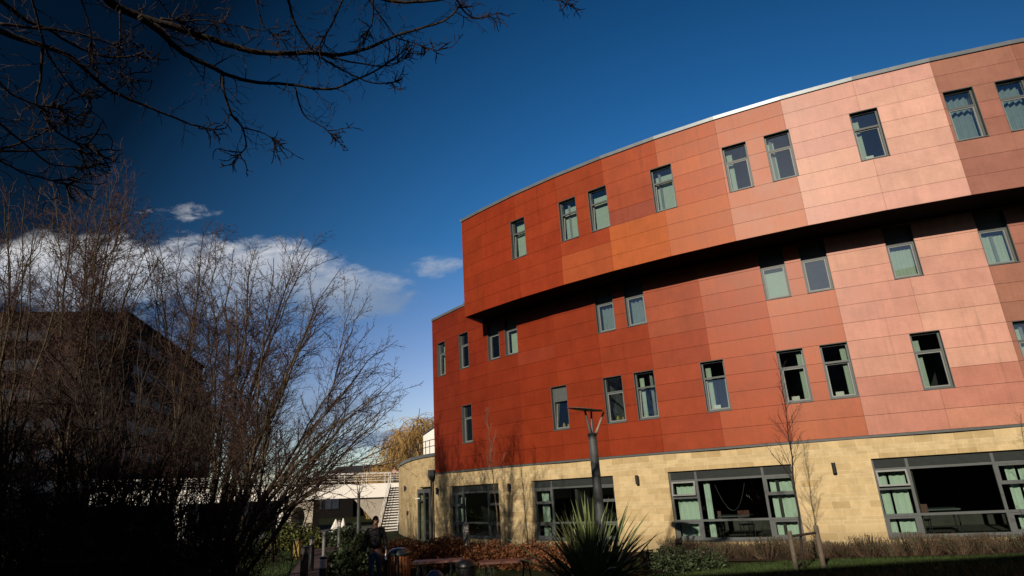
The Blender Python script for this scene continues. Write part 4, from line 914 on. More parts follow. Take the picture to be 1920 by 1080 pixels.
# willow
def willow():
    T = Tree(41); bp = at(772, 940, 78); bp.z = -.5; top = at(775, 795, 78)
    pts = T.stem(bp, top, (0, 0, 0), .45, .1)
    hgt = top.z - bp.z
    for i in range(16):
        f = T.r.uniform(.3, 1); p = pts[int(f * 8)]; d = Vector((T.r.uniform(-1, 1), T.r.uniform(-1, 1), .8)).normalized()
        q = T.path(p, d, T.r.uniform(2.5, 5.2), 6, .12, -.02); T.tr.tube(q, [.12 * (1 - .8 * j / 6) for j in range(7)], 5, cap=False)
        for k in range(58):
            j = T.r.randint(1, 6); o = q[j] + T.rv(.9); o.z = min(o.z, top.z + .3)
            L = T.r.uniform(1.6, 4.6); d2 = Vector((T.r.uniform(-.7, .7), T.r.uniform(-.7, .7), T.r.uniform(.1, .6)))
            r_ = T.path(o, d2, L, 6, .08, -.38); T.tw.tube(r_, [.028] * 6 + [.012], 3, cap=False)
            for _ in range(2):
                r2 = T.path(r_[T.r.randint(1, 4)], Vector((T.r.uniform(-.6, .6), T.r.uniform(-.6, .6), -.4)), L * .6, 4, .1, -.3); T.tw.tube(r2, .018, 3, cap=False)
    T.done('willow_tree', 'golden weeping willow rising behind the footbridge and the stone wing', 'tree', tuple(bp), (M['bark'], M['willow']))
willow()
# hazy shrubs left of willow
def far_hedge(px0, px1, py, Y, h, label, m_, seed, n=900):
    T = Tree(seed); a = at(px0, py, Y); c = at(px1, py, Y); 
    for i in range(n):
        p = a.lerp(c, T.r.random()); p.z = -.5; p.y += T.r.uniform(-1, 1); q = T.path(p, Vector((T.r.uniform(-.3, .3), T.r.uniform(-.3, .3), 1)), h * T.r.uniform(.6, 1.1), 4, .2); T.tw.tube(q, .025, 3, cap=False)
    mb = T.tw; o = mb.build('hedge', m_); tag(o, label, 'hedge'); return o
far_hedge(690, 790, 905, 80, at(700, 884, 80).z + .5, 'straight golden hedge behind the footbridge below the willow', M['willow'], 43, 1500)

# overhanging boughs, each limb followed as a curve with its own depth
def overhang():
    T = Tree(51); base = Vector((-7.5, 2.2, 0))
    S0_ = 1.0
    def limb(px, d0, d1, r0, r1, start=None, sub=True, den=.115, L0=.42, lvl=2):
        pts = []; n = len(px)
        for i, (x, y) in enumerate(px):
            dist = d0 + (d1 - d0) * i / (n - 1); d = ray(x, y).normalized() * dist; pts.append(Vector((d.x, d.y, d.z + CAMH)))
        if start is not None:
            dx, dy = px[0][0] - px[1][0], px[0][1] - px[1][1]; l_ = math.hypot(dx, dy) or 1
            d = ray(px[0][0] + dx / l_ * 420, px[0][1] + dy / l_ * 420).normalized() * d0 * .97; pts = [Vector(start), Vector((d.x, d.y, d.z + CAMH))] + pts
        # subdivide with catmull-rom
        out = []
        for k in range(len(pts) - 1):
            p0, p1, p2, p3 = pts[max(k - 1, 0)], pts[k], pts[k + 1], pts[min(k + 2, len(pts) - 1)]
            for u in (0, .25, .5, .75):
                out.append(.5 * ((2 * p1) + (p2 - p0) * u + (2 * p0 - 5 * p1 + 4 * p2 - p3) * u * u + (3 * p1 - p0 - 3 * p2 + p3) * u ** 3) + T.rv(.004))
        out.append(pts[-1]); m_ = len(out)
        rr = [r0 + (r1 - r0) * (i / (m_ - 1)) ** .8 for i in range(m_)]
        T.tr.tube(out, rr, 7, cap=True)
        if sub:
            st = .3 if start is not None else .06
            T.sub(out, r0 * .55, .007, den, L0, lvl, R(25), R(80), .02, st, .34, .0038, .6, Lmax=.62)
            # knobbly clusters at the tip
            for _ in range(7):
                k_ = T.r.randint(2, 5); nd = T.dev((out[-1] - out[-k_]).normalized(), R(10), R(75)); q = T.path(out[-k_ + 1], nd, T.r.uniform(.12, .34), 5, .5); T.tw.tube(q, [.009, .0075, .007, .006, .0055, .0045], 4, cap=False)
                for _k in range(3):
                    j_ = T.r.randint(1, 5); q2 = T.path(q[j_], T.dev((q[j_] - q[j_ - 1]).normalized(), R(30), R(85)), T.r.uniform(.04, .15), 3, .5); T.tw.tube(q2, [.006, .0055, .005, .004], 3, cap=False)
        return out
    H1 = (-6.2, 3.2, 7.3)
    limb([(-80, -120), (170, -22), (215, 10), (262, 32), (330, 52), (400, 75), (470, 96), (520, 100), (585, 99), (635, 103), (690, 90), (740, 68), (800, 50), (838, 36), (862, 10)], 7.4, 8.3, .06, .009, H1)
    limb([(262, 32), (300, 60), (345, 100), (400, 127), (420, 138), (470, 153), (540, 158), (620, 167), (665, 150), (710, 130), (752, 100)], 7.5, 8.2, .035, .008)
    limb([(-60, 30), (0, 58), (60, 80), (120, 100), (160, 130), (200, 165), (240, 185), (300, 210), (360, 233), (402, 243)], 6.6, 7.4, .034, .007, (-6.6, 2.9, 6.2))
    limb([(-40, -30), (0, 0), (50, 38), (90, 55), (140, 85), (190, 104), (240, 107), (270, 97)], 6.9, 7.4, .026, .007, H1)
    limb([(-30, 130), (0, 155), (25, 178), (75, 198), (115, 198)], 6.5, 6.9, .014, .006, (-6.7, 2.8, 5.5))
    limb([(75, 198), (100, 240), (130, 262), (158, 272)], 6.9, 7.0, .012, .006)
    limb([(-30, 200), (0, 232), (45, 268), (90, 305), (130, 312), (165, 314)], 6.4, 6.9, .014, .005, (-6.7, 2.8, 5.3))
    limb([(-30, 287), (0, 284), (60, 283), (110, 279), (140, 280), (168, 290)], 6.6, 7.0, .014, .005, (-6.7, 2.8, 5.0))
    limb([(0, 280), (45, 266), (90, 245), (138, 222)], 6.7, 7.0, .011, .005)
    limb([(-20, 285), (0, 300), (40, 322), (85, 335), (130, 348)], 6.3, 6.8, .012, .005, (-6.7, 2.8, 4.9))
    limb([(418, 138), (420, 170), (435, 215), (455, 240), (461, 275), (446, 292)], 7.9, 7.8, .017, .006)
    limb([(455, 240), (490, 248), (515, 262)], 7.8, 7.8, .009, .005)
    limb([(553, 163), (565, 205), (577, 222), (608, 240), (625, 258)], 8.0, 8.0, .012, .005)
    limb([(520, -40), (540, 0), (555, 48), (590, 98), (640, 130), (700, 156), (742, 153)], 7.8, 8.1, .022, .007, (-5.0, 3.6, 8.6))
    limb([(645, -5), (620, 50), (592, 96)], 7.9, 7.9, .012, .008)
    limb([(670, -40), (692, 0), (740, 66), (760, 76), (820, 95)], 8.0, 8.2, .014, .006, (-4.4, 4, 8.8))
    limb([(640, -60), (700, -8), (760, 4), (820, 0), (850, -8), (868, 18), (888, 33), (916, 30)], 7.8, 8.3, .03, .007, (-5.0, 3.6, 8.6))
    limb([(700, -5), (698, 40), (690, 60)], 8.0, 8.0, .012, .005)
    limb([(225, 18), (226, 70), (225, 120), (240, 148)], 7.4, 7.4, .011, .005)
    limb([(140, -30), (152, 0), (170, 60), (175, 128)], 7.0, 7.2, .012, .005, H1)
    limb([(55, -20), (85, 90), (105, 125), (140, 170), (168, 180)], 6.8, 7.1, .013, .005, H1)
    limb([(80, 90), (76, 150), (68, 190), (78, 205)], 6.8, 6.9, .013, .006)
    limb([(285, -20), (320, 30), (345, 45)], 7.5, 7.6, .011, .005, H1)
    limb([(300, 35), (350, 40), (385, 38), (452, 50)], 7.5, 7.8, .012, .005)
    limb([(470, -30), (480, 0), (495, 50), (520, 66)], 7.7, 7.8, .011, .005, (-5.0, 3.6, 8.6))
    limb([(960, -40), (1000, -5), (1040, 0), (1078, 8)], 8.6, 8.6, .012, .005, (-3.6, 5, 9.6))
    limb([(600, 103), (680, 120), (735, 122), (770, 100)], 8.1, 8.2, .012, .005)
    limb([(0, 45), (60, 52), (130, 60), (200, 80), (230, 95)], 6.9, 7.3, .015, .005)
    trunk = [Vector((-7.6, 2.2, -.1)), Vector((-7.5, 2.3, 2)), Vector((-7.2, 2.5, 4)), Vector((-6.7, 2.8, 5.6)), Vector((-6.2, 3.2, 7.3)), Vector((-5.0, 3.6, 8.6)), Vector((-3.6, 5, 9.6))]
    T.tr.tube(trunk, [.24, .2, .17, .14, .1, .06, .02], 12)
    return T.done('overhanging_tree', 'bare tree whose dark knobbly boughs reach in across the sky from the upper left', 'tree', (-7.6, 2.2, 0), (M['bark'], M['twig_dark']), kind_names=('limbs', 'twigs')), T.cnt
_, c_ = overhang(); tot += c_

# ------------------------------------------------------------------ planting
def leafy(name, label, cat, n, posf, size, m_, seed, group=None, kind=None, elong=1.5):
    r_ = random.Random(seed); b = MB()
    for i in range(n):
        p, d = posf(r_); s_ = size * r_.uniform(.6, 1.3); a = Vector((r_.uniform(-1, 1), r_.uniform(-1, 1), r_.uniform(-.6, 1))).normalized(); c = a.cross(Vector((r_.uniform(-1, 1), r_.uniform(-1, 1), r_.uniform(-1, 1)))).normalized()
        b.face([p - a * s_ * elong * .5, p + c * s_ * .4, p + a * s_ * elong * .5, p - c * s_ * .4])
    return b, r_
def shrub(name, label, cat, cx, cy, rx, ry, h, n, size, m_, stem_m, seed, group=None, stems=30, flat=.5):
    gz = ground_z(cx, cy)
    def posf(r_):
        while True:
            x, y, z = r_.uniform(-1, 1), r_.uniform(-1, 1), r_.random()
            lump = .82 + .18 * math.sin(x * 5 + seed) * math.cos(y * 4 + seed)
            if x * x + y * y < 1 and z < lump * (1 - (x * x + y * y) * (1 - flat)): return Vector((x * rx, y * ry, z * h + .03)), None
    b, r_ = leafy(name, label, cat, n, posf, size, m_, seed)
    t = thing(name, label, cat, (cx, cy, gz), 0, group); b.build('foliage', m_, t)
    s = MB()
    for i in range(stems):
        x, y = r_.uniform(-.7, .7) * rx, r_.uniform(-.7, .7) * ry; s.tube([(x * .6, y * .6, -.05), (x * .85, y * .85, h * .5), (x, y, h * r_.uniform(.7, 1.08))], [.012, .008, .004], 3, cap=False)
    s.build('stems', stem_m, t); return t
# copper beech hedge in front of the curved wall
hx = [(-5.3, 22.5), (-4.0, 22.2), (-2.6, 21.8), (-1.3, 21.2), (.0, 20.6), (1.1, 20.0), (-4.6, 24.2), (-3.0, 23.8)]
hl = ['copper leaved hedge plant nearest the steps', 'copper leaved hedge plant behind the slatted bin', 'copper leaved hedge plant behind the gap of the benches', 'copper leaved hedge plant behind the second bench', 'copper leaved hedge plant before the young pale tree',
      'copper leaved hedge plant touching the spiky plant', 'copper leaved hedge plant beneath the downpipe', 'copper leaved hedge plant in front of the shaded stone window']
for i, (x, y) in enumerate(hx):
    shrub('beech_hedge', hl[i], 'hedge', x, y, 1.0, .75, .82 if i < 6 else .9, 3200, .062, M['beech'], M['bark'], 60 + i, 'copper beech hedge plants', 40, .75)
shrub('evergreen_shrub', 'dark evergreen shrub between the spiky plant and the stone wall', 'shrub', 3.7, 18.2, .9, .7, .75, 2600, .06, M['shrubleaf'], M['bark'], 71, 'evergreen shrubs', 20)
shrub('evergreen_shrub', 'dark evergreen shrub right of the spiky plant with upright shoots', 'shrub', 4.7, 18.6, .8, .6, .65, 2200, .05, M['shrubleaf'], M['bark'], 72, 'evergreen shrubs', 45)
p = at(668, 1040, 22); p.y = 18.0; shrub('evergreen_shrub', 'dark green rounded shrub beside the path behind the walking man', 'shrub', p.x, p.y + 4, 1.1, 1.0, 1.25, 3000, .09, M['shrubleaf'], M['bark'], 73, 'evergreen shrubs', 30)
shrub('evergreen_shrub', 'yellow tipped evergreen shrub in front of the rounded bridge pier', 'shrub', -12.0, 33.5, 1.6, 1.2, 1.5, 2600, .13, M['lime_leaf'], M['bark'], 74, 'evergreen shrubs', 30)
shrub('evergreen_shrub', 'green shrub further right in front of the bridge underside', 'shrub', -9.6, 34.5, 1.3, 1.1, 1.15, 2200, .11, M['shrubleaf'], M['bark'], 75, 'evergreen shrubs', 30)
shrub('evergreen_shrub', 'low green shrub left of the path between the bollards', 'shrub', -13.8, 30.0, 1.4, 1.1, 1.0, 1800, .11, M['shrubleaf'], M['bark'], 76, 'evergreen shrubs', 30)
# low dry plants along the foot of the stone wall
r_ = random.Random(80); pl_n = 0
lav = MB()
def lav_mesh(seed):
    r2 = random.Random(seed); b = MB()
    for i in range(230):
        a = r2.uniform(0, 6.28); d = r2.uniform(0, .35); l = r2.uniform(.25, .52); lean = r2.uniform(0, .5)
        x, y = d * math.cos(a), d * math.sin(a); e = (x + lean * l * math.cos(a), y + lean * l * math.sin(a), l * (1 - lean * .3))
        b.tube([(x * .5, y * .5, 0), ((x + e[0]) / 2, (y + e[1]) / 2, l * .55), e], [.005, .004, .0045], 3, cap=False)
        if i % 2 == 0:
            for k in range(3):
                q = Vector(e) * r2.uniform(.4, 1); s_ = .03; u = Vector((r2.uniform(-1, 1), r2.uniform(-1, 1), r2.uniform(-.2, 1))).normalized() * s_; w = u.cross(Vector((0, 1, .3))).normalized() * s_ * .35; b.face([q - u, q + w, q + u, q - w], 1)
    return b.mesh('dry_plant', [M['dry'], M['shrubleaf']])
lm = [lav_mesh(s_) for s_ in (1, 2, 3)]
k = 0
for ph in np.arange(-33.5, -9, .82):
    for j, off in enumerate((.65, 1.25)):
        pz = P(ph + r_.uniform(-.2, .2), RM + off + r_.uniform(-.12, .12)); o = link('dry_plant', lm[k % 3], None, (pz.x, pz.y, ground_z(pz.x, pz.y) - .02), (0, 0, r_.uniform(0, 6))); sc_ = r_.uniform(.75, 1.25); o.scale = (sc_, sc_, sc_ * r_.uniform(.8, 1.2))
        tag(o, 'low dry brown bedding plant in the row along the foot of the stone wall', 'plant', 'dry bedding plants along the stone wall'); k += 1
b = MB(); arcs = [-58 + 2 * i for i in range(27)]
for i in range(len(arcs) - 1):
    q = []
    for (a, Rr) in ((arcs[i], RM + 1.9), (arcs[i + 1], RM + 1.9), (arcs[i + 1], RM - .2), (arcs[i], RM - .2)):
        w = P(a, Rr); q.append(Vector((w.x, w.y, ground_z(w.x, w.y) + .03)))
    b.face(q)
tag(b.build('planting_bed', M['earth']), kind='structure')
# spiky plant
def phormium():
    r2 = random.Random(91); c = atz(1105, 1062, .3); c = Vector((1.24, 13.6, 0)); c.z = ground_z(c.x, c.y)
    t = thing('spiky_plant', 'large clump of long sword shaped green leaves in front of the lamp post', 'plant', tuple(c)); b = MB()
    for i in range(330):
        a = r2.uniform(0, 6.283); lean = r2.uniform(.1, 2.5) ** .9 ** 1.0; L = r2.uniform(1.2, 2.15) * (1.08 - .08 * lean); w = r2.uniform(.032, .06); n = 8
        x0, y0 = r2.uniform(-.22, .22), r2.uniform(-.22, .22); dr = Vector((math.cos(a), math.sin(a), 0)); sd = Vector((-dr.y, dr.x, 0)); tw = r2.uniform(-.7, .7); sd = (sd * math.cos(tw) + Vector((0, 0, 1)) * math.sin(tw)).normalized()
        p = Vector((x0, y0, 0)); th = lean * .55; bend = lean * r2.uniform(.02, .13); prev = None
        for j in range(n + 1):
            f = j / n; ww = w * (1 - f ** 2.2) * (.75 + .5 * min(1, f * 3)); up_ = (dr * math.sin(th) + Vector((0, 0, 1)) * math.cos(th)); nrm = sd.cross(up_).normalized()
            cur = (p - sd * ww + nrm * ww * .35, p.copy(), p + sd * ww + nrm * ww * .35)
            if prev: b.face([prev[0], prev[1], cur[1], cur[0]]); b.face([prev[1], prev[2], cur[2], cur[1]])
            prev = cur; p = p + up_ * (L / n); th += bend
    b.build('leaves', M['phormium'], t)
phormium()
# grass blades over the lawn seen at the foot of the picture
def grass(name, x0, x1, y0, y1, n, seed, hmax=.09):
    r2 = random.Random(seed); v = []; f = []
    for i in range(n):
        x, y = r2.uniform(x0, x1), r2.uniform(y0, y1)
        if x < -1:
            # keep off the path
            yy = np.interp(y, [c[1] for c in path_c], [c[0] for c in path_c])
            if abs(x - yy) < 1.4: continue
        elif (x - CX) ** 2 + (y - CY) ** 2 < (RM + 1.9) ** 2: continue
        z = ground_z(x, y); h = r2.uniform(.4, 1) * hmax; a = r2.uniform(0, 6.28); w = .006; dx, dy = math.cos(a) * w, math.sin(a) * w; lx, ly = r2.uniform(-.5, .5) * h, r2.uniform(-.5, .5) * h
        i0 = len(v); v += [(x - dx, y - dy, z), (x + dx, y + dy, z), (x + lx, y + ly, z + h)]; f.append((i0, i0 + 1, i0 + 2))
    me = bpy.data.meshes.new(name); me.from_pydata(v, [], f); me.materials.append(M['blade']); o = link(name, me)
    tag(o, 'short mown grass blades covering the lawn', 'grass', kind='stuff')
grass('grass', 1.5, 16, 10.5, 19.5, 70000, 5)
grass('grass', -14, -1, 12, 34, 60000, 6, .12)

# ------------------------------------------------------------------ lamp posts
def lamp(loc, hgt, label, s=1.0, rz=0.0, lean=0):
    t = thing('lamp_post', label, 'street lamp', loc, rz)
    hp = hgt - .62 * s
    b = MB(); b.lathe([(.11 * s, -.1), (.11 * s, hp * .5), (.1 * s, hp * .97), (.1 * s, hp)], n=24); b.lathe([(.115 * s, hp - .03), (.115 * s, hp + .03)], n=24); b.build('pole', M['post'], t, smooth=False)
    for (dx, dy) in ((-.13, -.06), (.04, .1), (.33, -.02)):
        zt = hp + .6 * s + (-.02 - .14 * (dx + .13) if 1 else 0)
        b = MB(); b.tube([(dx * .25 * s, dy * .4 * s, hp), (dx * s, dy * s, zt)], [.035 * s, .022 * s], 10); b.build('arm', M['post'] if dx < .2 else M['lamp_metal'], t)
    # slim canopy disc
    b = MB(); n = 28; ring = []
    for dz, k_ in ((0, 1), (.028, .96), (-.02, .6)):
        pass
    prof = [(.02, -.02), (.3, -.015), (.44, .005), (.45, .018), (.3, .032), (.02, .04)]
    b.lathe([(r0 * s, z * s) for r0, z in prof], n=n)
    b.build('canopy', M['lamp_metal'], t, (-.12 * s, 0, hp + .60 * s), (R(3), R(9), 0), smooth=False)
    return t
lp = at(1108, 790, 15.2); lz = at(1104, 768, 15.2).z
g_ = at(1118, 975, 15.2)
lamp((lp.x + .0, 15.2, ground_z(lp.x, 15.2)), lz - ground_z(lp.x, 15.2) + .02, 'tall grey lamp post with a flat tilted disc head rising behind the spiky plant')
l2 = at(672, 980, 34); lamp((l2.x, 34, -.1), at(672, 908, 34).z + .1, 'distant slim lamp post with a flat head in front of the footbridge', .75)

# ------------------------------------------------------------------ bollards, bin, benches and small things
def bollard(x, y, h, r0, label, light=True, m_=None, dome=False):
    z = ground_z(x, y); t = thing('bollard', label, 'bollard', (x, y, z), 0, 'bollards along the path')
    m_ = m_ or M['post']
    b = MB(); b.lathe([(r0, -.1), (r0, h * .78)], n=20); b.build('post', m_, t)
    b = MB()
    for i in range(5): zz = h * .785 + i * h * .034; b.lathe([(r0 * .96, zz), (r0 * .96, zz + h * .018)], n=20)
    b.lathe([(r0 * .6, h * .78), (r0 * .6, h * .96)], n=12); b.build('louvred_light', M['white'] if light else M['sash'], t)
    b = MB()
    if dome: b.lathe([(r0, h * .955), (r0, h * .97), (r0 * .8, h * 1.0), (r0 * .4, h * 1.025), (.005, h * 1.035)], n=20)
    else: b.lathe([(r0, h * .955), (r0, h * .995), (r0 * .9, h)], n=20)
    b.build('cap', m_, t, smooth=False); return t
def gp(px, Y): p = at(px, 1000, Y); return p.x, Y
x, y = gp(608, 15.4); bollard(x, y, 1.12, .085, 'dark bollard with a bright louvred band, nearest at the foot of the picture', m_=M['darkmetal'])
x, y = gp(608, 27); bollard(x, y, 1.05, .07, 'pale steel bollard on the grass directly behind the nearest dark bollard', light=False, m_=M['steel'])
x, y = gp(586, 23); bollard(x, y, 1.1, .085, 'black bollard with a small white light just left of the path', m_=M['darkmetal'])
x, y = gp(573, 20.5); bollard(x, y, 1.0, .12, 'stout black bollard with a grey top on the shaded lawn', light=False, m_=M['darkmetal'])
x, y = gp(636, 33); bollard(x, y, 1.25, .085, 'pale round topped bollard at the far end of the path', m_=M['steel'], dome=True)
x, y = gp(874, 21.9); bollard(x, y, 1.3, .10, 'silver domed bollard standing in the copper hedge', m_=M['steel'], dome=True)
# ochre board in the grass
x, y = gp(556, 28); t = thing('utility_box', 'small ochre box standing on the lawn by the bollards', 'utility box', (x, y, ground_z(x, y)))
b = MB(); b.box(-.17, .17, -.12, .12, -.05, .72); b.build('body', M['yellowpaint'], t); b = MB(); b.box(-.19, .19, -.14, .14, .722, .76); b.build('lid', M['oldwood'], t)
# parasols far beyond
for k_, (px, lb) in enumerate(((629, 'half closed white parasol left of the far round topped bollard'), (643, 'small white parasol right of the far round topped bollard'))):
    p = at(px, 1000, 46 + k_); zb = at(px, 1002, 46).z; t = thing('parasol', lb, 'parasol', (p.x, p.y, -.4), 0, 'white parasols beyond the path')
    b = MB(); b.tube([(0, 0, 0), (0, 0, 1.1)], .03, 8); b.build('pole', M['steel'], t)
    b = MB(); hh_ = 1.0; b.lathe([(.42 - k_ * .2, hh_ - .55), (.22 - k_ * .08, hh_ - .1), (.03, hh_ + .25)], n=8); b.build('canopy', M['white'], t)
# slatted bin
bx = at(748, 1040, 18.2); bz = ground_z(bx.x, 18.2)
t = thing('litter_bin', 'barrel shaped litter bin of vertical orange timber slats with a domed grey lid', 'litter bin', (bx.x, 18.2, bz))
b = MB(); b.lathe([(.20, .03), (.235, .3), (.25, .5), (.24, .78)], n=24); b.build('liner', M['black'], t, smooth=True)
for i in range(20):
    a = i * math.pi / 10; b = MB(); n = 6
    for j in range(n):
        z0, z1 = .04 + j * .125, .04 + (j + 1) * .125; rf = lambda z: .235 + .05 * math.sin(math.pi * min(1, max(0, z / .85)))
        c_, s_ = math.cos(a), math.sin(a); hw = .028
        def q(rr, side, z): return Vector((rr * c_ - side * s_, rr * s_ + side * c_, z))
        b.hexa([q(rf(z0), -hw, z0), q(rf(z0) + .022, -hw, z0), q(rf(z0) + .022, hw, z0), q(rf(z0), hw, z0), q(rf(z1), -hw, z1), q(rf(z1) + .022, -hw, z1), q(rf(z1) + .022, hw, z1), q(rf(z1), hw, z1)])
    b.build('slat', M['wood'], t)
b = MB(); b.lathe([(.30, .79), (.31, .84), (.28, .9), (.18, .96), (.005, .98)], n=28); b.build('lid', M['lid'], t, smooth=True)
# benches
def bench(px0, px1, py, Y, label):
    a, c = at(px0, py, Y), at(px1, py, Y); z = (a.z + c.z) / 2; L = (c - a).length; gz = ground_z(a.x, Y); t = thing('bench', label, 'bench', ((a.x + c.x) / 2, (a.y + c.y) / 2, gz), 0, 'low timber benches before the hedge')
    hh_ = z - gz
    b = MB()
    for i in range(5): y = -.22 + i * .1; b.box(-L / 2, L / 2, y, y + .08, hh_ - .05, hh_)
    b.build('seat', M['bench'], t)
    for s_ in (-1, 1):
        b = MB(); x = s_ * L * .34
        for dx in (-.16, .16): b.tube([(x + dx * .3, -.1, hh_ - .06), (x + dx, -.12, -.02)], .022, 8); b.tube([(x + dx * .3, .12, hh_ - .06), (x + dx, .14, -.02)], .022, 8)
        b.box(x - .1, x + .1, -.18, .2, hh_ - .075, hh_ - .052); b.build('leg', M['darkmetal'], t)
bench(775, 866, 1050, 16.2, 'low brown timber bench between the slatted bin and the dark litter drum')
bench(897, 1003, 1050, 16.0, 'low brown timber bench whose end meets the spiky plant')
p = at(873, 1049, 15.6); gz = ground_z(p.x, p.y); t = thing('litter_drum', 'round topped black drum standing between the two timber benches', 'litter bin', (p.x, p.y, gz))
hh_ = p.z - gz; b = MB(); b.lathe([(.21, 0), (.22, hh_ * .8)], n=28); b.build('body', M['black'], t); b = MB(); b.lathe([(.23, hh_ * .8), (.235, hh_ * .84), (.2, hh_ * .95), (.1, hh_), (.005, hh_ + .01)], n=28); b.build('lid', M['black'], t, smooth=True)
p = at(815, 1068, 12.4); gz = ground_z(p.x, p.y); t = thing('litter_drum', 'blue grey dome of a round bin at the bottom edge below the left bench', 'litter bin', (p.x, p.y, gz))
hh_ = p.z - gz; b = MB(); b.lathe([(.15, 0), (.155, hh_ * .72)], n=28); b.build('body', M['darkmetal'], t); b = MB(); b.lathe([(.165, hh_ * .72), (.17, hh_ * .8), (.15, hh_ * .91), (.09, hh_ * .98), (.005, hh_)], n=28); b.build('dome', M['bluegrey'], t, smooth=True)

# ------------------------------------------------------------------ people
def skin_mesh(name, verts, edges, radii, mat_, parent, sub=2, loc=(0, 0, 0)):
    me = bpy.data.meshes.new(name); me.from_pydata(verts, edges, []); o = bpy.data.objects.new(name, me); COL.objects.link(o)
    sk = o.modifiers.new('skin', 'SKIN'); sk.use_smooth_shade = True
    for i, r0 in enumerate(radii):
        v = me.skin_vertices[0].data[i]; v.radius = (r0, r0) if not isinstance(r0, tuple) else r0
    me.skin_vertices[0].data[0].use_root = True
    ss = o.modifiers.new('sub', 'SUBSURF'); ss.levels = sub; ss.render_levels = sub
    dg = bpy.context.evaluated_depsgraph_get(); m2 = bpy.data.meshes.new_from_object(o.evaluated_get(dg)); COL.objects.unlink(o); bpy.data.objects.remove(o)
    m2.materials.clear(); m2.materials.append(mat_); m2.polygons.foreach_set('use_smooth', [True] * len(m2.polygons))
    q = link(name, m2, parent, loc); return q
def person(loc, rz, s, label, jm, tm, hm, pose, hairlong=False, nohand=False):
    t = thing('person', label, 'person', loc, rz); t.scale = (s, s, s)
    # figure faces -Y; heights in metres for 1.75 m
    L = pose
    pel = (0, 0, .95); v = [pel, (0, 0, 1.12), (0, -.01, 1.32), (0, 0, 1.45), (0, -.01, 1.52), (0, -.02, 1.605), (0, -.012, 1.675)]
    e = [(0, 1), (1, 2), (2, 3), (3, 4), (4, 5), (5, 6)]; rad = [(.14, .10), (.125, .09), (.15, .10), (.07, .06), (.055, .055), (.078, .092), (.07, .082)]
    def chain(start, pts, rr):
        k = start
        for p, r0 in zip(pts, rr): v.append(p); rad.append(r0); e.append((k, len(v) - 1)); k = len(v) - 1
        return k
    for side, leg in ((-1, L['leg_l']), (1, L['leg_r'])):
        chain(0, [(side * .09, 0, .88), leg[0], leg[1], leg[2]], [.085, .055, .038, (.035, .03)])
    hands = []
    for side, arm in ((-1, L['arm_l']), (1, L['arm_r'])):
        k = chain(2, [(side * .17, 0, 1.41), arm[0], arm[1]], [.06, .042, .026]); hands.append((k, arm))
        w = Vector(arm[1]); d = (w - Vector(arm[0])).normalized(); palm = w + d * .07; k = chain(k, [tuple(palm)], [(.034, .018)])
        if not nohand:
            sd = d.cross(Vector((side * 1.0, 0, 0))).normalized()
            for i, ln in enumerate((.062, .072, .068, .052)):
                o_ = palm + sd * (i - 1.5) * .019 + d * .015; c1 = o_ + d * ln * .55 + Vector((-side * .006, 0, 0)); c2 = c1 + (d * .8 + Vector((-side * .5, 0, 0))).normalized() * ln * .5
                chain(k, [tuple(o_), tuple(c1), tuple(c2)], [.010, .009, .007])
            chain(k - 0, [tuple(w + d * .03 + sd * -.03), tuple(w + d * .065 + sd * -.05 + Vector((-side * .012, 0, 0)))], [.011, .008])
    chain(5, [(0, -.105, 1.595)], [.014])       # nose
    chain(5, [(-.085, 0, 1.605)], [.016]); chain(5, [(.085, 0, 1.605)], [.016])   # ears
    body = skin_mesh('body', v, e, rad, M['skin'], t)
    b = MB()
    for x in (-.03, .03): b.lathe([(.004, -.008), (.011, 0), (.004, .008)], (x, -.088, 1.625), 8)
    b.box(-.022, .022, -.098, -.09, 1.553, 1.56); b.build('eyes_and_mouth', M['hair'], t)
    # jacket
    v = [(0, 0, .93), (0, 0, 1.12), (0, -.01, 1.32), (0, 0, 1.445)]; e = [(0, 1), (1, 2), (2, 3)]; rad = [(.175, .135), (.16, .12), (.185, .13), (.09, .08)]
    for side, arm in ((-1, L['arm_l']), (1, L['arm_r'])): chain(2, [(side * .175, 0, 1.405), arm[0], tuple(Vector(arm[0]).lerp(Vector(arm[1]), .93))], [.085, .066, .046])
    skin_mesh('jacket', v, e, rad, jm, t)
    v = [(0, 0, .97), (0, 0, .9)]; e = [(0, 1)]; rad = [(.145, .105), (.13, .11)]
    for side, leg in ((-1, L['leg_l']), (1, L['leg_r'])): chain(1, [(side * .095, 0, .84), leg[0], tuple(Vector(leg[0]).lerp(Vector(leg[1]), .96))], [.1, .07, .058])
    skin_mesh('jeans', v, e, rad, tm, t)
    for leg in (L['leg_l'], L['leg_r']):
        a = Vector(leg[1]); c = Vector(leg[2]); d = (c - a).normalized(); skin_mesh('shoe', [tuple(a + Vector((0, .04, 0))), tuple(a), tuple(c), tuple(c + d * .07)], [(0, 1), (1, 2), (2, 3)], [.045, .05, .045, .035], M['shoe'], t)
    b = MB(); nu, nv = 18, 8; rx, ry, rz_ = .083, .104, .112
    def hp(u, v_):
        th = u / nu * 2 * math.pi; back = .5 + .5 * math.sin(th); ph = v_ / nv * (1.15 + .75 * back)
        x, y, z = math.sin(ph) * math.cos(th), math.sin(ph) * math.sin(th), math.cos(ph); return Vector((x * rx, -.012 + y * ry, 1.648 + z * rz_))
    for u in range(nu):
        for v_ in range(nv): b.face([hp(u, v_), hp(u, v_ + 1), hp(u + 1, v_ + 1), hp(u + 1, v_)])
    if hairlong:
        b.hexa([Vector(q) for q in ((-.07, .03, 1.36), (.07, .03, 1.36), (.06, .10, 1.36), (-.06, .10, 1.36), (-.08, .0, 1.66), (.08, .0, 1.66), (.06, .09, 1.68), (-.06, .09, 1.68))])
    b.build('hair', hm, t, smooth=True)
    return t
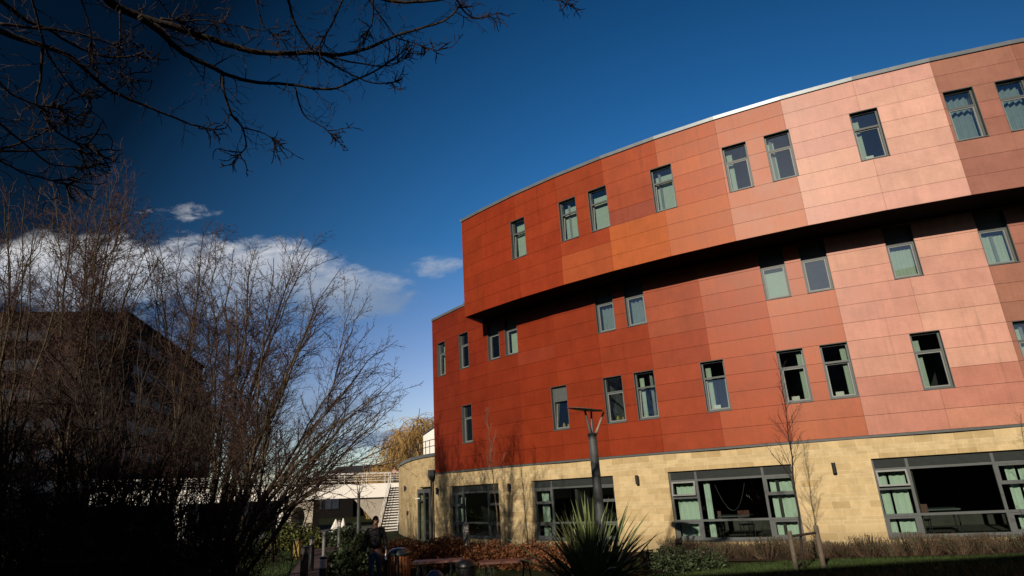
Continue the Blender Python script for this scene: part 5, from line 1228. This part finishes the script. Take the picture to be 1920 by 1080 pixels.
walk = dict(leg_l=[(-.10, -.12, .50), (-.10, -.06, .09), (-.11, -.17, .04)], leg_r=[(.10, .02, .48), (.10, .20, .12), (.11, .13, .05)],
            arm_l=[(-.24, .06, 1.14), (-.26, -.03, .90)], arm_r=[(.25, .0, 1.14), (.27, -.12, .91)])
mp_ = at(704, 1020, 17.6); mz = at(704, 966, 17.6).z
mg = ground_z(mp_.x, 17.6)
person((mp_.x, 17.6, mg), R(12), (mz - mg) / 1.77, 'dark haired man in black jacket and blue jeans walking with a bottle', M['jacket'], M['jeans'], M['hair'], walk)
b = MB(); b.lathe([(.030, 0), (.032, .02), (.032, .13), (.014, .165), (.013, .19)], n=14)
hb = Vector((math.cos(R(12)) * .275 + math.sin(R(12)) * .15, math.sin(R(12)) * .275 - math.cos(R(12)) * .15, 0))
t = thing('drink_bottle', 'small clear drink bottle held in the hand of the walking man', 'bottle', (mp_.x + hb.x, 17.6 + hb.y, mg + .74)); b.build('flask', M['bottle'], t, smooth=True)
b = MB(); b.lathe([(.016, .19), (.016, .21)], n=12); b.build('cap', M['white'], t)
# people on the bridge
stand = dict(leg_l=[(-.09, -.01, .49), (-.10, .0, .08), (-.11, -.10, .04)], leg_r=[(.09, 0, .49), (.10, .02, .08), (.11, -.08, .04)], arm_l=[(-.23, -.05, 1.15), (-.12, -.25, 1.2)], arm_r=[(.23, -.05, 1.15), (.12, -.25, 1.22)])
def on_bridge(px, side=1.2):
    s_, _ = bl(px, 900, 0); n_ = Vector((-bd.y, bd.x)); q = b0 + bd * s_ + n_ * side * .5; return Vector((q.x, q.y, DZ - BSL * (BL - 5 - s_) - .25))
q = on_bridge(739); person(tuple(q), R(-30), 1.0, 'dark haired person in a pink top leaning at the right end of the bridge railing', M['pinktop'], M['jeans'], M['hair'], stand, True, True)
q = on_bridge(592); person(tuple(q), R(10), 1.0, 'person in dark clothes on the bridge behind the bare twigs', M['jacket'], M['jacket'], M['hair'], stand, False, True)
open('/tmp/tot', 'w').write(str(tot))

# ------------------------------------------------------------------ unseen blocks added behind the viewer to throw shade over the garden
def shade_block(x0, x1, y0, y1, h, label, m_=None):
    t = thing('added_shade_block', label, 'building', (x0, y0, 0)); b = MB(); b.box(0, x1 - x0, 0, y1 - y0, -1, h); b.build('wall', m_ or M['facade_grey'], t); b = MB(); b.box(-.2, x1 - x0 + .2, -.2, y1 - y0 + .2, h, h + .4); b.build('roof', M['darkroof'], t)
    for lv in range(int(h // 3.4)):
        for i in range(int((x1 - x0) // 4)):
            x = i * 4 + .8; z = 1.2 + lv * 3.4; f = MB(); f.box(x, x + 2.4, y1 - y0, y1 - y0 + .06, z, z + .08); f.box(x, x + 2.4, y1 - y0, y1 - y0 + .06, z + 1.5, z + 1.58); w = f.build('window', M['frame'], t); g = MB(); g.box(x, x + 2.4, y1 - y0 + .001, y1 - y0 + .03, z + .08, z + 1.5); g.build('pane', M['farwin'], w)
shade_block(-30, 14, -46, -34, 21.8, 'lower grey unseen block added behind the viewer to shadow the lawn')
shade_block(-90, -30.6, -48, -34, 24.0, 'taller grey unseen block added behind the viewer to shadow the thicket')
